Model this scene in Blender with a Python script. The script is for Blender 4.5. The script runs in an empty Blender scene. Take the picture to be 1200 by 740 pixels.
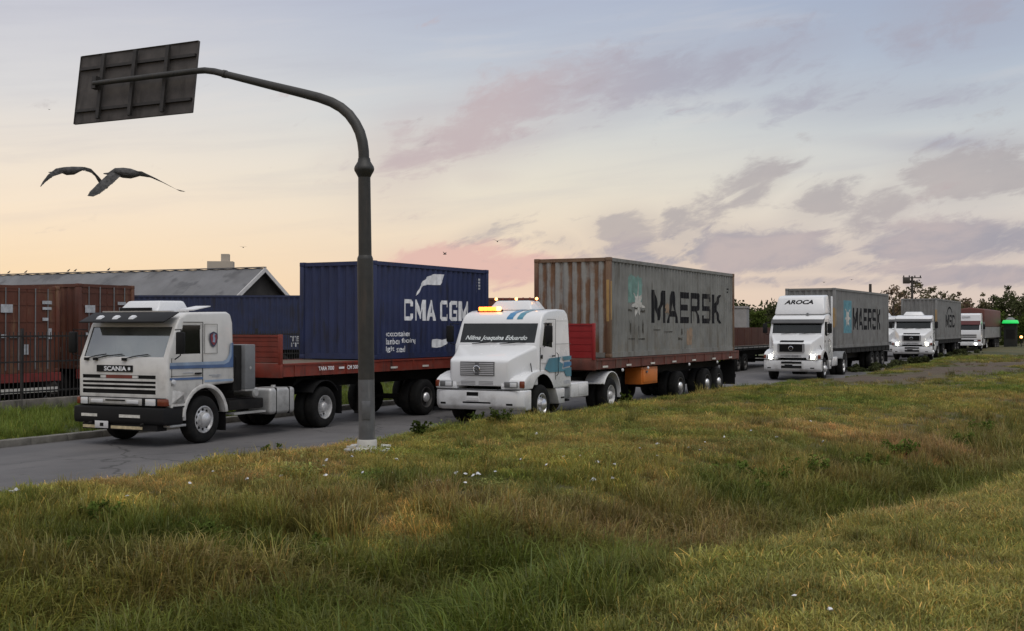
import bpy, bmesh, math, random
import numpy as np
from mathutils import Vector, Matrix
from mathutils.geometry import tessellate_polygon

sc = bpy.context.scene
COL = sc.collection
R = math.radians
rnd = random.Random(7)

# ------------------------------------------------------------------ camera
CAM_H = 2.45
cam_d = bpy.data.cameras.new('camera')
cam_d.sensor_width = 36.0
cam_d.lens = 42.0
cam_d.clip_start = 0.1
cam_d.clip_end = 6000
cam = bpy.data.objects.new('camera', cam_d)
COL.objects.link(cam)
cam.location = (0, 0, CAM_H)
cam.rotation_euler = (R(90 + 0.573), 0, 0)
sc.camera = cam

# ------------------------------------------------------------------ node helpers
def nd(nt, typ, ins=None, **attrs):
    n = nt.nodes.new(typ)
    for k, v in attrs.items():
        setattr(n, k, v)
    for k, v in (ins or {}).items():
        s = n.inputs[k]
        if isinstance(v, bpy.types.NodeSocket):
            nt.links.new(v, s)
        else:
            s.default_value = v
    return n

def mth(nt, op, a, b=None, c=None, clamp=False):
    ins = {0: a}
    if b is not None: ins[1] = b
    if c is not None: ins[2] = c
    n = nd(nt, 'ShaderNodeMath', ins, operation=op)
    n.use_clamp = clamp
    return n.outputs[0]

def mixc(nt, f, a, b, blend='MIX'):
    n = nt.nodes.new('ShaderNodeMix')
    n.data_type = 'RGBA'
    n.blend_type = blend
    n.clamp_factor = True
    for idx, v in ((0, f), (6, a), (7, b)):
        if isinstance(v, bpy.types.NodeSocket):
            nt.links.new(v, n.inputs[idx])
        else:
            if idx > 0 and len(v) == 3: v = (*v, 1)
            n.inputs[idx].default_value = v
    return n.outputs[2]

def smooth(nt, v, lo, hi, t0=0.0, t1=1.0):
    n = nd(nt, 'ShaderNodeMapRange', {0: v, 1: lo, 2: hi, 3: t0, 4: t1}, interpolation_type='SMOOTHSTEP')
    return n.outputs[0]

def lin(r, g, b):
    f = lambda c: (c / 255 / 12.92) if c / 255 <= 0.04045 else ((c / 255 + 0.055) / 1.055) ** 2.4
    return (f(r), f(g), f(b))

def ramp(nt, fac, stops, interp='LINEAR'):
    n = nt.nodes.new('ShaderNodeValToRGB')
    cr = n.color_ramp
    cr.interpolation = interp
    while len(cr.elements) < len(stops):
        cr.elements.new(0.5)
    for e, (p, c) in zip(cr.elements, stops):
        e.position = p
        e.color = (*c, 1) if len(c) == 3 else c
    nt.links.new(fac, n.inputs[0])
    return n.outputs[0]

# ------------------------------------------------------------------ sky
SUN_EL, SUN_ROT = 3.0, -62.0
world = bpy.data.worlds.new('World')
sc.world = world
world.use_nodes = True
def build_sky():
    nt = world.node_tree
    nt.nodes.clear()
    tc = nd(nt, 'ShaderNodeTexCoord')
    sep = nd(nt, 'ShaderNodeSeparateXYZ', {0: tc.outputs['Generated']})
    X, Y, Z = sep.outputs
    az = mth(nt, 'ARCTAN2', X, Y)
    el = mth(nt, 'ARCSINE', Z)
    # elevation in units where 1.0 = 16 degrees
    t = mth(nt, 'DIVIDE', el, R(16.0), clamp=True)
    left = ramp(nt, t, [(0.0, lin(255, 217, 172)), (0.14, lin(254, 225, 186)), (0.33, lin(252, 232, 207)), (0.48, lin(242, 230, 215)),
                        (0.66, lin(222, 220, 220)), (1.0, lin(194, 197, 212))])
    mid = ramp(nt, t, [(0.0, lin(246, 214, 186)), (0.22, lin(244, 222, 196)), (0.42, lin(234, 226, 210)), (0.62, lin(213, 216, 216)),
                       (0.82, lin(190, 198, 212)), (1.0, lin(178, 187, 208))])
    right = ramp(nt, t, [(0.0, lin(222, 202, 190)), (0.18, lin(226, 210, 198)), (0.40, lin(220, 217, 211)), (0.58, lin(200, 206, 211)),
                         (0.78, lin(178, 190, 208)), (1.0, lin(162, 175, 200))])
    fl = smooth(nt, az, R(-22), R(2))
    fr = smooth(nt, az, R(0), R(22))
    g = mixc(nt, fl, left, mid)
    g = mixc(nt, fr, g, right)
    # overhead and behind the camera: pale, fairly bright high cloud
    up = smooth(nt, el, R(18), R(50))
    g = mixc(nt, up, g, (0.72, 0.74, 0.79))
    sky = nd(nt, 'ShaderNodeTexSky', sky_type='NISHITA')
    sky.sun_disc = False
    sky.sun_elevation = R(SUN_EL)
    sky.sun_rotation = R(SUN_ROT)
    sky.dust_density = 2.0
    nish = nd(nt, 'ShaderNodeVectorMath', {0: sky.outputs[0], 'Scale': 0.12}, operation='SCALE').outputs[0]
    g = mixc(nt, 0.05, g, nish)
    # ---- clouds
    co = nd(nt, 'ShaderNodeCombineXYZ', {0: mth(nt, 'MULTIPLY', az, 9.0), 1: mth(nt, 'MULTIPLY', mth(nt, 'SUBTRACT', el, mth(nt, 'MULTIPLY', az, 0.22)), 22.0), 2: 0.7}).outputs[0]
    n1 = nd(nt, 'ShaderNodeTexNoise', {'Vector': co, 'Scale': 1.1, 'Detail': 9.0, 'Roughness': 0.60, 'Distortion': 0.5}).outputs[0]
    co2 = nd(nt, 'ShaderNodeCombineXYZ', {0: mth(nt, 'MULTIPLY', az, 5.0), 1: mth(nt, 'ADD', mth(nt, 'MULTIPLY', el, 46.0), mth(nt, 'MULTIPLY', az, -5.0)), 2: 3.1}).outputs[0]
    n2 = nd(nt, 'ShaderNodeTexNoise', {'Vector': co2, 'Scale': 0.9, 'Detail': 7.0, 'Roughness': 0.55, 'Distortion': 0.25}).outputs[0]
    n3 = nd(nt, 'ShaderNodeTexNoise', {'Vector': co, 'Scale': 2.1, 'Detail': 9.0, 'Roughness': 0.62, 'Distortion': 0.4}).outputs[0]
    n4 = nd(nt, 'ShaderNodeTexNoise', {'Vector': co, 'Scale': 4.2, 'Detail': 8.0, 'Roughness': 0.65, 'Distortion': 0.6}).outputs[0]
    def blob(px, py, sx, sy, tilt=0.0, amt=1.0):
        u = (px - 600) / 1400; v = (384 - py) / 1400
        a0 = math.atan(u); e0 = math.atan(v * math.cos(a0))
        ca, sa = math.cos(R(tilt)), math.sin(R(tilt))
        da = mth(nt, 'SUBTRACT', az, a0); de = mth(nt, 'SUBTRACT', el, e0)
        p = mth(nt, 'DIVIDE', mth(nt, 'ADD', mth(nt, 'MULTIPLY', da, ca), mth(nt, 'MULTIPLY', de, sa)), sx / 1400)
        q = mth(nt, 'DIVIDE', mth(nt, 'SUBTRACT', mth(nt, 'MULTIPLY', de, ca), mth(nt, 'MULTIPLY', da, sa)), sy / 1400)
        r2 = mth(nt, 'ADD', mth(nt, 'MULTIPLY', p, p), mth(nt, 'MULTIPLY', q, q))
        return mth(nt, 'MULTIPLY', mth(nt, 'EXPONENT', mth(nt, 'MULTIPLY', r2, -1.0)), amt)
    def group(blobs, noise, gain, lo, hi):
        tot = None
        for b in blobs:
            o = blob(*b)
            tot = o if tot is None else mth(nt, 'MAXIMUM', tot, o)
        d = mth(nt, 'ADD', mth(nt, 'MULTIPLY_ADD', mth(nt, 'SUBTRACT', noise, 0.5), gain, tot), -0.33)
        d = mth(nt, 'MULTIPLY_ADD', mth(nt, 'SUBTRACT', n4, 0.5), 0.9, d)
        return mth(nt, 'MAXIMUM', smooth(nt, d, lo, hi), mth(nt, 'MULTIPLY', smooth(nt, tot, 0.05, 0.8), 0.40))
    high = group([(480, 178, 95, 60, 30, .85), (590, 138, 150, 52, 22, 1.0), (730, 98, 150, 46, 14, 1.0), (880, 70, 140, 40, 12, .85),
                  (1130, 15, 110, 45, 10, .9), (1010, 120, 240, 28, 0, .6), (1110, 168, 130, 12, -4, .75), (560, 205, 60, 20, 0, .5), (390, 185, 40, 18, 20, .35)],
                 n1, 1.7, -.05, 0.70)
    puffs = group([(735, 270, 60, 30, 5, .9), (800, 258, 70, 24, 20, .8), (888, 214, 48, 26, 35, .8), (968, 236, 55, 26, 20, .9), (1036, 241, 48, 28, 30, .95),
                   (1140, 203, 95, 36, 5, 1.15), (660, 285, 40, 18, 0, .6), (570, 272, 50, 14, 15, .6)],
                  n3, 1.8, -.05, 0.50)
    low = group([(880, 293, 130, 30, -2, 1.0), (760, 302, 80, 22, 0, .85), (1120, 284, 120, 26, 2, 1.15), (1155, 322, 110, 16, 0, .9), (1000, 312, 60, 14, 0, .7), (900, 330, 200, 10, 0, .6)],
                n1, 1.7, -.05, 0.45)
    pink = group([(515, 306, 80, 22, 5, 1.0), (600, 315, 80, 22, 0, .85), (690, 320, 120, 16, 0, .6)], n1, 1.8, 0.0, 0.55)
    streak = smooth(nt, n2, 0.46, 0.75)
    fade = smooth(nt, el, R(1.0), R(8))
    g = mixc(nt, mth(nt, 'MULTIPLY', mth(nt, 'MULTIPLY', streak, fade), 0.20), g, lin(170, 170, 185))
    streak2 = smooth(nt, n2, 0.50, 0.25)
    g = mixc(nt, mth(nt, 'MULTIPLY', mth(nt, 'MULTIPLY', streak2, fade), 0.16), g, lin(240, 228, 215))
    hc = mixc(nt, smooth(nt, az, R(-2), R(9)), lin(193, 175, 178), lin(168, 167, 181))
    g = mixc(nt, mth(nt, 'MULTIPLY', high, 0.80), g, hc)
    g = mixc(nt, mth(nt, 'MULTIPLY', pink, 0.75), g, lin(222, 178, 172))
    g = mixc(nt, mth(nt, 'MULTIPLY', puffs, 0.74), g, mixc(nt, n1, lin(150, 148, 156), lin(190, 178, 176)))
    g = mixc(nt, mth(nt, 'MULTIPLY', low, 0.82), g, mixc(nt, smooth(nt, n1, .35, .7), lin(150, 149, 163), lin(184, 171, 173)))
    bg = nd(nt, 'ShaderNodeBackground', {'Color': g, 'Strength': 1.0})
    out = nd(nt, 'ShaderNodeOutputWorld')
    nt.links.new(bg.outputs[0], out.inputs[0])
build_sky()

sun_d = bpy.data.lights.new('sun', 'SUN')
sun_d.energy = 1.45
sun_d.angle = R(50)
sun_d.color = (1.0, 0.955, 0.90)
sun = bpy.data.objects.new('sun', sun_d)
COL.objects.link(sun)
# the bright part of the overcast sky stands high behind the camera
sun.rotation_euler = Vector((0.16, -0.42, 0.89)).to_track_quat('Z', 'Y').to_euler()

sc.view_settings.view_transform = 'Standard'
sc.view_settings.look = 'None'
sc.view_settings.exposure = 0.0
sc.view_settings.gamma = 1.0
sc.view_settings.use_curve_mapping = False
sc.render.engine = 'CYCLES'
sc.cycles.use_denoising = True
sc.cycles.max_bounces = 6
sc.cycles.transparent_max_bounces = 12

# ------------------------------------------------------------------ numeric helpers
TH = R(26.2)
SN, CS = math.sin(TH), math.cos(TH)
def W(s, n, z=0.0):                       # along the road, across it (away from the camera), up
    return Vector((s * SN - n * CS, s * CS + n * SN, z))
def YAW(deg):                             # heading angle from the view axis -> rotation about Z of local +X
    return R(90 - deg)

def _hash(ix, iy, seed):
    h = (ix.astype(np.int64) * 374761393 + iy.astype(np.int64) * 668265263 + seed * 974711) & 0x7fffffff
    h = ((h ^ (h >> 13)) * 1274126177) & 0x7fffffff
    return ((h ^ (h >> 16)) & 0xffff) / 65535.0
def vnoise(x, y, seed=0):
    x = np.asarray(x, float); y = np.asarray(y, float)
    ix = np.floor(x); iy = np.floor(y)
    fx = x - ix; fy = y - iy
    fx = fx * fx * (3 - 2 * fx); fy = fy * fy * (3 - 2 * fy)
    a = _hash(ix, iy, seed); b = _hash(ix + 1, iy, seed); c = _hash(ix, iy + 1, seed); d = _hash(ix + 1, iy + 1, seed)
    return (a * (1 - fx) + b * fx) * (1 - fy) + (c * (1 - fx) + d * fx) * fy
def fbm(x, y, seed=0, o=4):
    v = 0; a = 0.5; t = 0
    for i in range(o):
        v = v + a * vnoise(x * 2 ** i, y * 2 ** i, seed + i); t += a; a *= 0.5
    return v / t
def sstep(v, lo, hi):
    t = np.clip((v - lo) / (hi - lo), 0, 1)
    return t * t * (3 - 2 * t)

DITCH = np.array([(-30, 3), (-12, 7.0), (-6, 9.2), (-3.4, 10.3), (-1.3, 11.7), (0.8, 12.7), (2.7, 14.7), (5.0, 17.4), (7.5, 20.2), (11.2, 24.8), (16, 32), (25, 44), (40, 62), (70, 90)], float)
def ditch_sd(x, y):
    x = np.asarray(x, float); y = np.asarray(y, float)
    best = np.full(x.shape, 1e9); sg = np.ones(x.shape)
    for (ax, ay), (bx, by) in zip(DITCH[:-1], DITCH[1:]):
        dx, dy = bx - ax, by - ay
        t = np.clip(((x - ax) * dx + (y - ay) * dy) / (dx * dx + dy * dy), 0, 1)
        px, py = ax + t * dx, ay + t * dy
        d = np.hypot(x - px, y - py)
        cr = dx * (y - ay) - dy * (x - ax)
        m = d < best
        best = np.where(m, d, best); sg = np.where(m, np.where(cr > 0, 1, -1), sg)
    return best * sg                       # + on the road side, - on the camera's side
def road_z(s):
    return np.interp(s, [0, 44, 56, 85, 400], [0, 0, .20, .35, .35])
def edge_n(s):
    return np.interp(s, [-50, 10, 22, 30, 44, 53, 80, 116, 122, 160], [13.4, 13.4, 13.1, 12.75, 12.3, 10.4, 9.3, 9.2, 14.0, 15.5])
def sn_of(x, y):
    return x * SN + y * CS, -x * CS + y * SN
def terr(x, y):
    x = np.asarray(x, float); y = np.asarray(y, float)
    s, n = sn_of(x, y)
    e = edge_n(s) + (fbm(s * 0.8, n * 0.8, 11) - 0.5) * 0.7
    zr = road_z(s)
    crest = np.interp(s, [-50, 10, 24, 40, 49, 56, 90], [.26, .30, .34, .34, .24, .20, .20])
    und = (fbm(x * 0.35, y * 0.35, 3) - 0.5) * 0.16 + (fbm(x * 1.7, y * 1.7, 5, 3) - 0.5) * 0.07
    z = zr + crest + und
    sd = ditch_sd(x, y)
    fade = 1 - sstep(np.hypot(x, y), 45, 75)
    w = np.where(sd > 0, 2.3, 2.0) * (1 + .35 * (1 - sstep(x, -4, 2)))
    rt = sstep(x, -1.8, 2.2)
    z = z - (0.95 + .15 * rt) * np.exp(-(sd / w) ** 2) * fade
    z = z + (0.42 * rt - .55 * (1 - rt)) * sstep(-sd, 0.5, 3.2) * fade
    z = z * (1 - sstep(n, e - 1.1, e + 0.2)) + (zr - 0.16) * sstep(n, e - 1.1, e + 0.2)
    z = np.where(n > 75, -0.16 + 0.1 * sstep(n, 75, 100), z)
    return z
def tz(x, y):
    return float(terr(np.array([x]), np.array([y]))[0])

# ------------------------------------------------------------------ mesh builder
class MB:
    def __init__(self):
        self.v = []; self.f = []
    def add(self, vs, fs):
        o = len(self.v)
        self.v += [tuple(p) for p in vs]
        self.f += [tuple(i + o for i in q) for q in fs]
        return self
    def box(self, x0, x1, y0, y1, z0, z1):
        vs = [(x0, y0, z0), (x1, y0, z0), (x1, y1, z0), (x0, y1, z0), (x0, y0, z1), (x1, y0, z1), (x1, y1, z1), (x0, y1, z1)]
        return self.add(vs, [(3, 2, 1, 0), (4, 5, 6, 7), (0, 1, 5, 4), (1, 2, 6, 5), (2, 3, 7, 6), (3, 0, 4, 7)])
    def hexa(self, a, b):                 # two quads (bottom, top), each 4 points counter-clockwise seen from above
        return self.add(list(a) + list(b), [(3, 2, 1, 0), (4, 5, 6, 7), (0, 1, 5, 4), (1, 2, 6, 5), (2, 3, 7, 6), (3, 0, 4, 7)])
    def prism(self, poly, lo, hi, axis='y'):
        n = len(poly)
        def P(u, v, w):
            return {'y': (u, w, v), 'x': (w, u, v), 'z': (u, v, w)}[axis]
        vs = [P(u, v, lo) for u, v in poly] + [P(u, v, hi) for u, v in poly]
        fs = [tuple(range(n)), tuple(range(2 * n - 1, n - 1, -1))]
        fs += [(i, i + n, (i + 1) % n + n, (i + 1) % n) for i in range(n)]
        return self.add(vs, fs)
    def loft(self, rings, cap=True, closed=True):
        n = len(rings[0]); vs = [p for r in rings for p in r]; fs = []
        for i in range(len(rings) - 1):
            for j in range(n if closed else n - 1):
                k = (j + 1) % n
                fs.append((i * n + j, i * n + k, (i + 1) * n + k, (i + 1) * n + j))
        if cap:
            fs.append(tuple(range(n - 1, -1, -1))); fs.append(tuple(range((len(rings) - 1) * n, len(rings) * n)))
        return self.add(vs, fs)
    def tube(self, pts, rad, seg=10, cap=True):
        pts = [Vector(p) for p in pts]
        if not hasattr(rad, '__len__'): rad = [rad] * len(pts)
        rings = []; ref = None
        for i, p in enumerate(pts):
            t = (pts[min(i + 1, len(pts) - 1)] - pts[max(i - 1, 0)]).normalized()
            if ref is None:
                ref = Vector((0, 0, 1)) if abs(t.z) < 0.9 else Vector((1, 0, 0))
            a = t.cross(ref).normalized(); b = t.cross(a).normalized(); ref = -b if False else ref
            rings.append([p + (a * math.cos(2 * math.pi * k / seg) + b * math.sin(2 * math.pi * k / seg)) * rad[i] for k in range(seg)])
        return self.loft(rings, cap)
    def lathe(self, prof, cx, cy, cz, axis='y', seg=32, cap=False):   # prof: (radius, offset along axis)
        rings = []
        for r, a in prof:
            ring = []
            for k in range(seg):
                c, s_ = math.cos(2 * math.pi * k / seg) * r, math.sin(2 * math.pi * k / seg) * r
                ring.append({'y': (cx + c, cy + a, cz + s_), 'z': (cx + c, cy + s_, cz + a), 'x': (cx + a, cy + c, cz + s_)}[axis])
            rings.append(ring)
        return self.loft(rings, cap)
    def bm(self):
        m = bmesh.new()
        vs = [m.verts.new(p) for p in self.v]
        for q in self.f:
            try: m.faces.new([vs[i] for i in q])
            except ValueError: pass
        m.normal_update()
        return m
    def mesh(self, name, bevel=0.0, seg=2, smooth=None, weld=False):
        m = self.bm()
        if weld: bmesh.ops.remove_doubles(m, verts=m.verts, dist=1e-4)
        bmesh.ops.recalc_face_normals(m, faces=m.faces)
        if bevel > 0:
            es = [e for e in m.edges if len(e.link_faces) == 2 and e.calc_face_angle(0) > R(25)]
            bmesh.ops.bevel(m, geom=es, offset=bevel, segments=seg, profile=0.5, affect='EDGES', clamp_overlap=True)
        me = bpy.data.meshes.new(name)
        m.to_mesh(me); m.free()
        if smooth is None: smooth = 35 if bevel > 0 else 0
        if smooth:
            me.polygons.foreach_set('use_smooth', [True] * len(me.polygons))
            me.set_sharp_from_angle(angle=R(smooth))
        return me
    def build(self, name, mat, parent=None, bevel=0.0, seg=2, smooth=None, weld=False):
        return link(name, self.mesh(name, bevel, seg, smooth, weld), mat, parent)

def link(name, me, mat=None, parent=None):
    o = bpy.data.objects.new(name, me)
    COL.objects.link(o)
    if mat is not None:
        me.materials.clear()
        for m in (mat if isinstance(mat, (list, tuple)) else [mat]):
            me.materials.append(m)
    if parent is not None: o.parent = parent
    return o
def tag(o, label=None, cat=None, group=None, kind=None):
    if label: o['label'] = label
    if cat: o['category'] = cat
    if group: o['group'] = group
    if kind: o['kind'] = kind
    return o
def thing(name, label, cat, loc=(0, 0, 0), rz=0.0, group=None):
    o = bpy.data.objects.new(name, None)
    o.empty_display_size = 0.3
    COL.objects.link(o)
    o.location = loc; o.rotation_euler = (0, 0, rz)
    return tag(o, label, cat, group)
def copy_tree(o, parent=None):
    c = o.copy(); COL.objects.link(c)
    if parent is not None: c.parent = parent
    for ch in list(o.children): copy_tree(ch, c)
    return c

def bool_cut(mb, cutters, name, mats, bevel=0.04, seg=3, smooth=32):
    """Difference of a bevelled shell and several cutters: (MB, material index)."""
    tmp = []
    body = link('tmp', mb.mesh('tmp', bevel, seg, 0), mats[0]); tmp.append(body)
    for c, mi in cutters:
        me = c.mesh('tmp'); co = link('tmp', me, mats[mi]); tmp.append(co)
        md = body.modifiers.new('b', 'BOOLEAN'); md.operation = 'DIFFERENCE'; md.solver = 'EXACT'; md.object = co
        try: md.material_mode = 'TRANSFER'
        except Exception: pass
    dg = bpy.context.evaluated_depsgraph_get()
    me = bpy.data.meshes.new_from_object(body.evaluated_get(dg), depsgraph=dg)
    me.name = name
    for o in tmp:
        d = o.data; bpy.data.objects.remove(o); bpy.data.meshes.remove(d)
    me.polygons.foreach_set('use_smooth', [True] * len(me.polygons))
    me.set_sharp_from_angle(angle=R(smooth))
    return me

def text_mesh(body, width=None, height=None, bold=0.0, shear=0.0, spacing=1.0):
    """Triangulated outline text, lower left at 0,0, as (verts 2D, faces)."""
    cu = bpy.data.curves.new('t', 'FONT')
    cu.body = body; cu.size = 1.0; cu.offset = bold; cu.shear = shear; cu.space_character = spacing
    cu.resolution_u = 3; cu.fill_mode = 'FRONT'
    o = bpy.data.objects.new('t', cu); COL.objects.link(o)
    dg = bpy.context.evaluated_depsgraph_get()
    me = bpy.data.meshes.new_from_object(o.evaluated_get(dg), depsgraph=dg)
    vs = np.array([v.co[:2] for v in me.vertices]); fs = [tuple(p.vertices) for p in me.polygons]
    bpy.data.objects.remove(o); bpy.data.curves.remove(cu); bpy.data.meshes.remove(me)
    vs -= vs.min(0)
    sz = vs.max(0)
    sx = width / sz[0] if width else None; sy = height / sz[1] if height else None
    vs *= (sx or sy, sy or sx)
    return [tuple(v) for v in vs], fs
def poly_mesh(poly):
    tri = tessellate_polygon([[Vector((x, y, 0)) for x, y in poly]])
    return list(poly), [tuple(t) for t in tri]
def block_text(word, width, height, s=.20, gap=.20):
    """Heavy squared capitals: each letter one outline with its openings."""
    G = {
     'M': [[(0, 0), (0, 1), (.24, 1), (.5, .42), (.76, 1), (1, 1), (1, 0), (1 - s, 0), (1 - s, .58), (.56, .08), (.44, .08), (s, .58), (s, 0)]],
     'A': [[(0, 0), (.36, 1), (.64, 1), (1, 0), (.77, 0), (.71, .20), (.29, .20), (.23, 0)], [(.355, .38), (.645, .38), (.5, .82)]],
     'E': [[(0, 0), (0, 1), (1, 1), (1, .80), (s, .80), (s, .60), (.9, .60), (.9, .41), (s, .41), (s, .20), (1, .20), (1, 0)]],
     'R': [[(0, 0), (0, 1), (.86, 1), (1, .87), (1, .54), (.87, .43), (.77, .41), (1, 0), (.74, 0), (.53, .39), (s, .39), (s, 0)], [(s, .57), (s, .81), (.74, .81), (.78, .77), (.78, .61), (.74, .57)]],
     'S': [[(.12, 0), (0, .12), (0, .27), (s, .27), (s, .165), (1 - s, .165), (1 - s, .42), (.12, .42), (0, .53), (0, .88), (.12, 1), (.88, 1), (1, .88), (1, .735), (1 - s, .735), (1 - s, .835), (s, .835), (s, .585), (.88, .585), (1, .475), (1, .12), (.88, 0)]],
     'K': [[(0, 0), (0, 1), (s, 1), (s, .60), (.70, 1), (1, 1), (.53, .54), (1, 0), (.70, 0), (.37, .39), (s, .25), (s, 0)]],
     'C': [[(.12, 0), (0, .12), (0, .88), (.12, 1), (.88, 1), (1, .88), (1, .67), (1 - s, .67), (1 - s, .81), (s, .81), (s, .19), (1 - s, .19), (1 - s, .33), (1, .33), (1, .12), (.88, 0)]],
     'G': [[(.12, 0), (0, .12), (0, .88), (.12, 1), (.88, 1), (1, .88), (1, .68), (1 - s, .68), (1 - s, .81), (s, .81), (s, .19), (1 - s, .19), (1 - s, .37), (.55, .37), (.55, .54), (1, .54), (1, .12), (.88, 0)]],
    }
    wd = {'M': 1.25, 'E': .9, ' ': .35}
    tot = sum(wd.get(c, 1) for c in word) + gap * (len(word) - 1); k = width / tot
    V = []; F = []; x = 0
    for c in word:
        w = wd.get(c, 1)
        if c != ' ':
            loops = [[Vector(((x + px * w) * k, py * height, 0)) for px, py in lp] for lp in G[c]]
            o = len(V); V += [(p.x, p.y) for lp in loops for p in lp]
            F += [tuple(i + o for i in q) for q in tessellate_polygon(loops)]
        x += w + gap
    return V, F
def join2(*items):                         # (mesh2d, dx, dy)
    V = []; F = []
    for (vs, fs), dx, dy in items:
        o = len(V); V += [(x + dx, y + dy) for x, y in vs]; F += [tuple(i + o for i in q) for q in fs]
    return V, F
def decal(name, m2, to3, mat, parent, cuts=None, label=None):
    """A painted mark: a 2D mesh cut along the given u values and laid on a surface by to3(u, v)."""
    b = bmesh.new()
    vs = [b.verts.new((x, y, 0)) for x, y in m2[0]]
    for q in m2[1]:
        try: b.faces.new([vs[i] for i in q])
        except ValueError: pass
    if cuts is not None:
        for c in cuts:
            bmesh.ops.bisect_plane(b, geom=b.verts[:] + b.edges[:] + b.faces[:], dist=1e-6, plane_co=(c, 0, 0), plane_no=(1, 0, 0))
    for v in b.verts: v.co = Vector(to3(v.co.x, v.co.y))
    me = bpy.data.meshes.new(name); b.to_mesh(me); b.free()
    return link(name, me, mat, parent)
# ------------------------------------------------------------------ materials
MATS = {}
def mat(name, col, rough=0.5, metal=0.0, var=0.12, vscale=2.0, dirt=None, bump=0.0, bscale=20.0, coat=0.0, streak=None, emit=None, spec=None):
    """Procedural surface: colour with a little mottling, optional dirt (colour, amount, scale, low z, high z) and vertical streaks (colour, amount, scale)."""
    if name in MATS: return MATS[name]
    m = bpy.data.materials.new(name); m.use_nodes = True
    nt = m.node_tree; nt.nodes.clear()
    out = nd(nt, 'ShaderNodeOutputMaterial')
    tc = nd(nt, 'ShaderNodeTexCoord').outputs['Object']
    n = nd(nt, 'ShaderNodeTexNoise', {'Vector': tc, 'Scale': vscale, 'Detail': 6.0, 'Roughness': 0.6}).outputs[0]
    c = mixc(nt, smooth(nt, n, 0.3, 0.7), tuple(x * (1 - var) for x in col), tuple(min(1, x * (1 + var)) for x in col))
    rg = rough
    if streak:
        scol, amt, ssc = streak
        mp = nd(nt, 'ShaderNodeMapping', {0: tc, 3: (ssc, ssc, ssc * 0.09)}).outputs[0]
        sn_ = nd(nt, 'ShaderNodeTexNoise', {'Vector': mp, 'Scale': 1.0, 'Detail': 5.0, 'Roughness': 0.65}).outputs[0]
        big = nd(nt, 'ShaderNodeTexNoise', {'Vector': tc, 'Scale': 0.9, 'Detail': 3.0}).outputs[0]
        f = mth(nt, 'MULTIPLY', smooth(nt, mth(nt, 'ADD', sn_, mth(nt, 'MULTIPLY', mth(nt, 'SUBTRACT', big, 0.5), 0.7)), 0.62 - amt * 0.25, 0.78 - amt * 0.2), 0.9)
        c = mixc(nt, f, c, scol)
    if dirt:
        dcol, amt, dsc, z0, z1 = dirt
        dn = nd(nt, 'ShaderNodeTexNoise', {'Vector': tc, 'Scale': dsc, 'Detail': 8.0, 'Roughness': 0.65}).outputs[0]
        zz = nd(nt, 'ShaderNodeSeparateXYZ', {0: tc}).outputs[2]
        f = mth(nt, 'MULTIPLY', smooth(nt, zz, z1, z0, 0.15, 1.0), smooth(nt, dn, 0.42, 0.72))
        f = mth(nt, 'MULTIPLY', f, amt)
        c = mixc(nt, f, c, dcol)
        rg = mth(nt, 'MULTIPLY_ADD', f, 0.9 - rough, rough)
    ins = {'Base Color': c if isinstance(c, bpy.types.NodeSocket) else (*c, 1), 'Roughness': rg, 'Metallic': metal}
    p = nd(nt, 'ShaderNodeBsdfPrincipled', ins)
    if spec is not None: p.inputs['Specular IOR Level'].default_value = spec
    if coat: p.inputs['Coat Weight'].default_value = coat; p.inputs['Coat Roughness'].default_value = 0.08
    if bump:
        bn = nd(nt, 'ShaderNodeTexNoise', {'Vector': tc, 'Scale': bscale, 'Detail': 5.0}).outputs[0]
        b = nd(nt, 'ShaderNodeBump', {'Strength': bump, 'Distance': 0.02, 'Height': bn})
        nt.links.new(b.outputs[0], p.inputs['Normal'])
    if emit:
        p.inputs['Emission Color'].default_value = (*emit[0], 1); p.inputs['Emission Strength'].default_value = emit[1]
    nt.links.new(p.outputs[0], out.inputs[0])
    MATS[name] = m
    return m

def glass(name, tint, refl, body=0.0, bodycol=(0.1, 0.11, 0.11)):
    """Window glass: tinted see-through, a coating that reflects, and a film of dust."""
    if name in MATS: return MATS[name]
    m = bpy.data.materials.new(name); m.use_nodes = True
    nt = m.node_tree; nt.nodes.clear()
    out = nd(nt, 'ShaderNodeOutputMaterial')
    tr = nd(nt, 'ShaderNodeBsdfTransparent', {0: (*tint, 1)})
    gl = nd(nt, 'ShaderNodeBsdfGlossy', {0: (0.9, 0.93, 0.93, 1), 'Roughness': 0.04})
    tc = nd(nt, 'ShaderNodeTexCoord').outputs['Object']
    n = nd(nt, 'ShaderNodeTexNoise', {'Vector': tc, 'Scale': 2.5, 'Detail': 4.0}).outputs[0]
    df = nd(nt, 'ShaderNodeBsdfDiffuse', {0: (*bodycol, 1)})
    s1 = nd(nt, 'ShaderNodeMixShader', {0: mth(nt, 'MULTIPLY', n, body * 2), 1: tr.outputs[0], 2: df.outputs[0]})
    lw = nd(nt, 'ShaderNodeLayerWeight', {0: 0.25}).outputs['Fresnel']
    f = mth(nt, 'ADD', mth(nt, 'MULTIPLY', lw, 0.8), refl, clamp=True)
    s2 = nd(nt, 'ShaderNodeMixShader', {0: f, 1: s1.outputs[0], 2: gl.outputs[0]})
    nt.links.new(s2.outputs[0], out.inputs[0])
    MATS[name] = m
    return m

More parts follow.
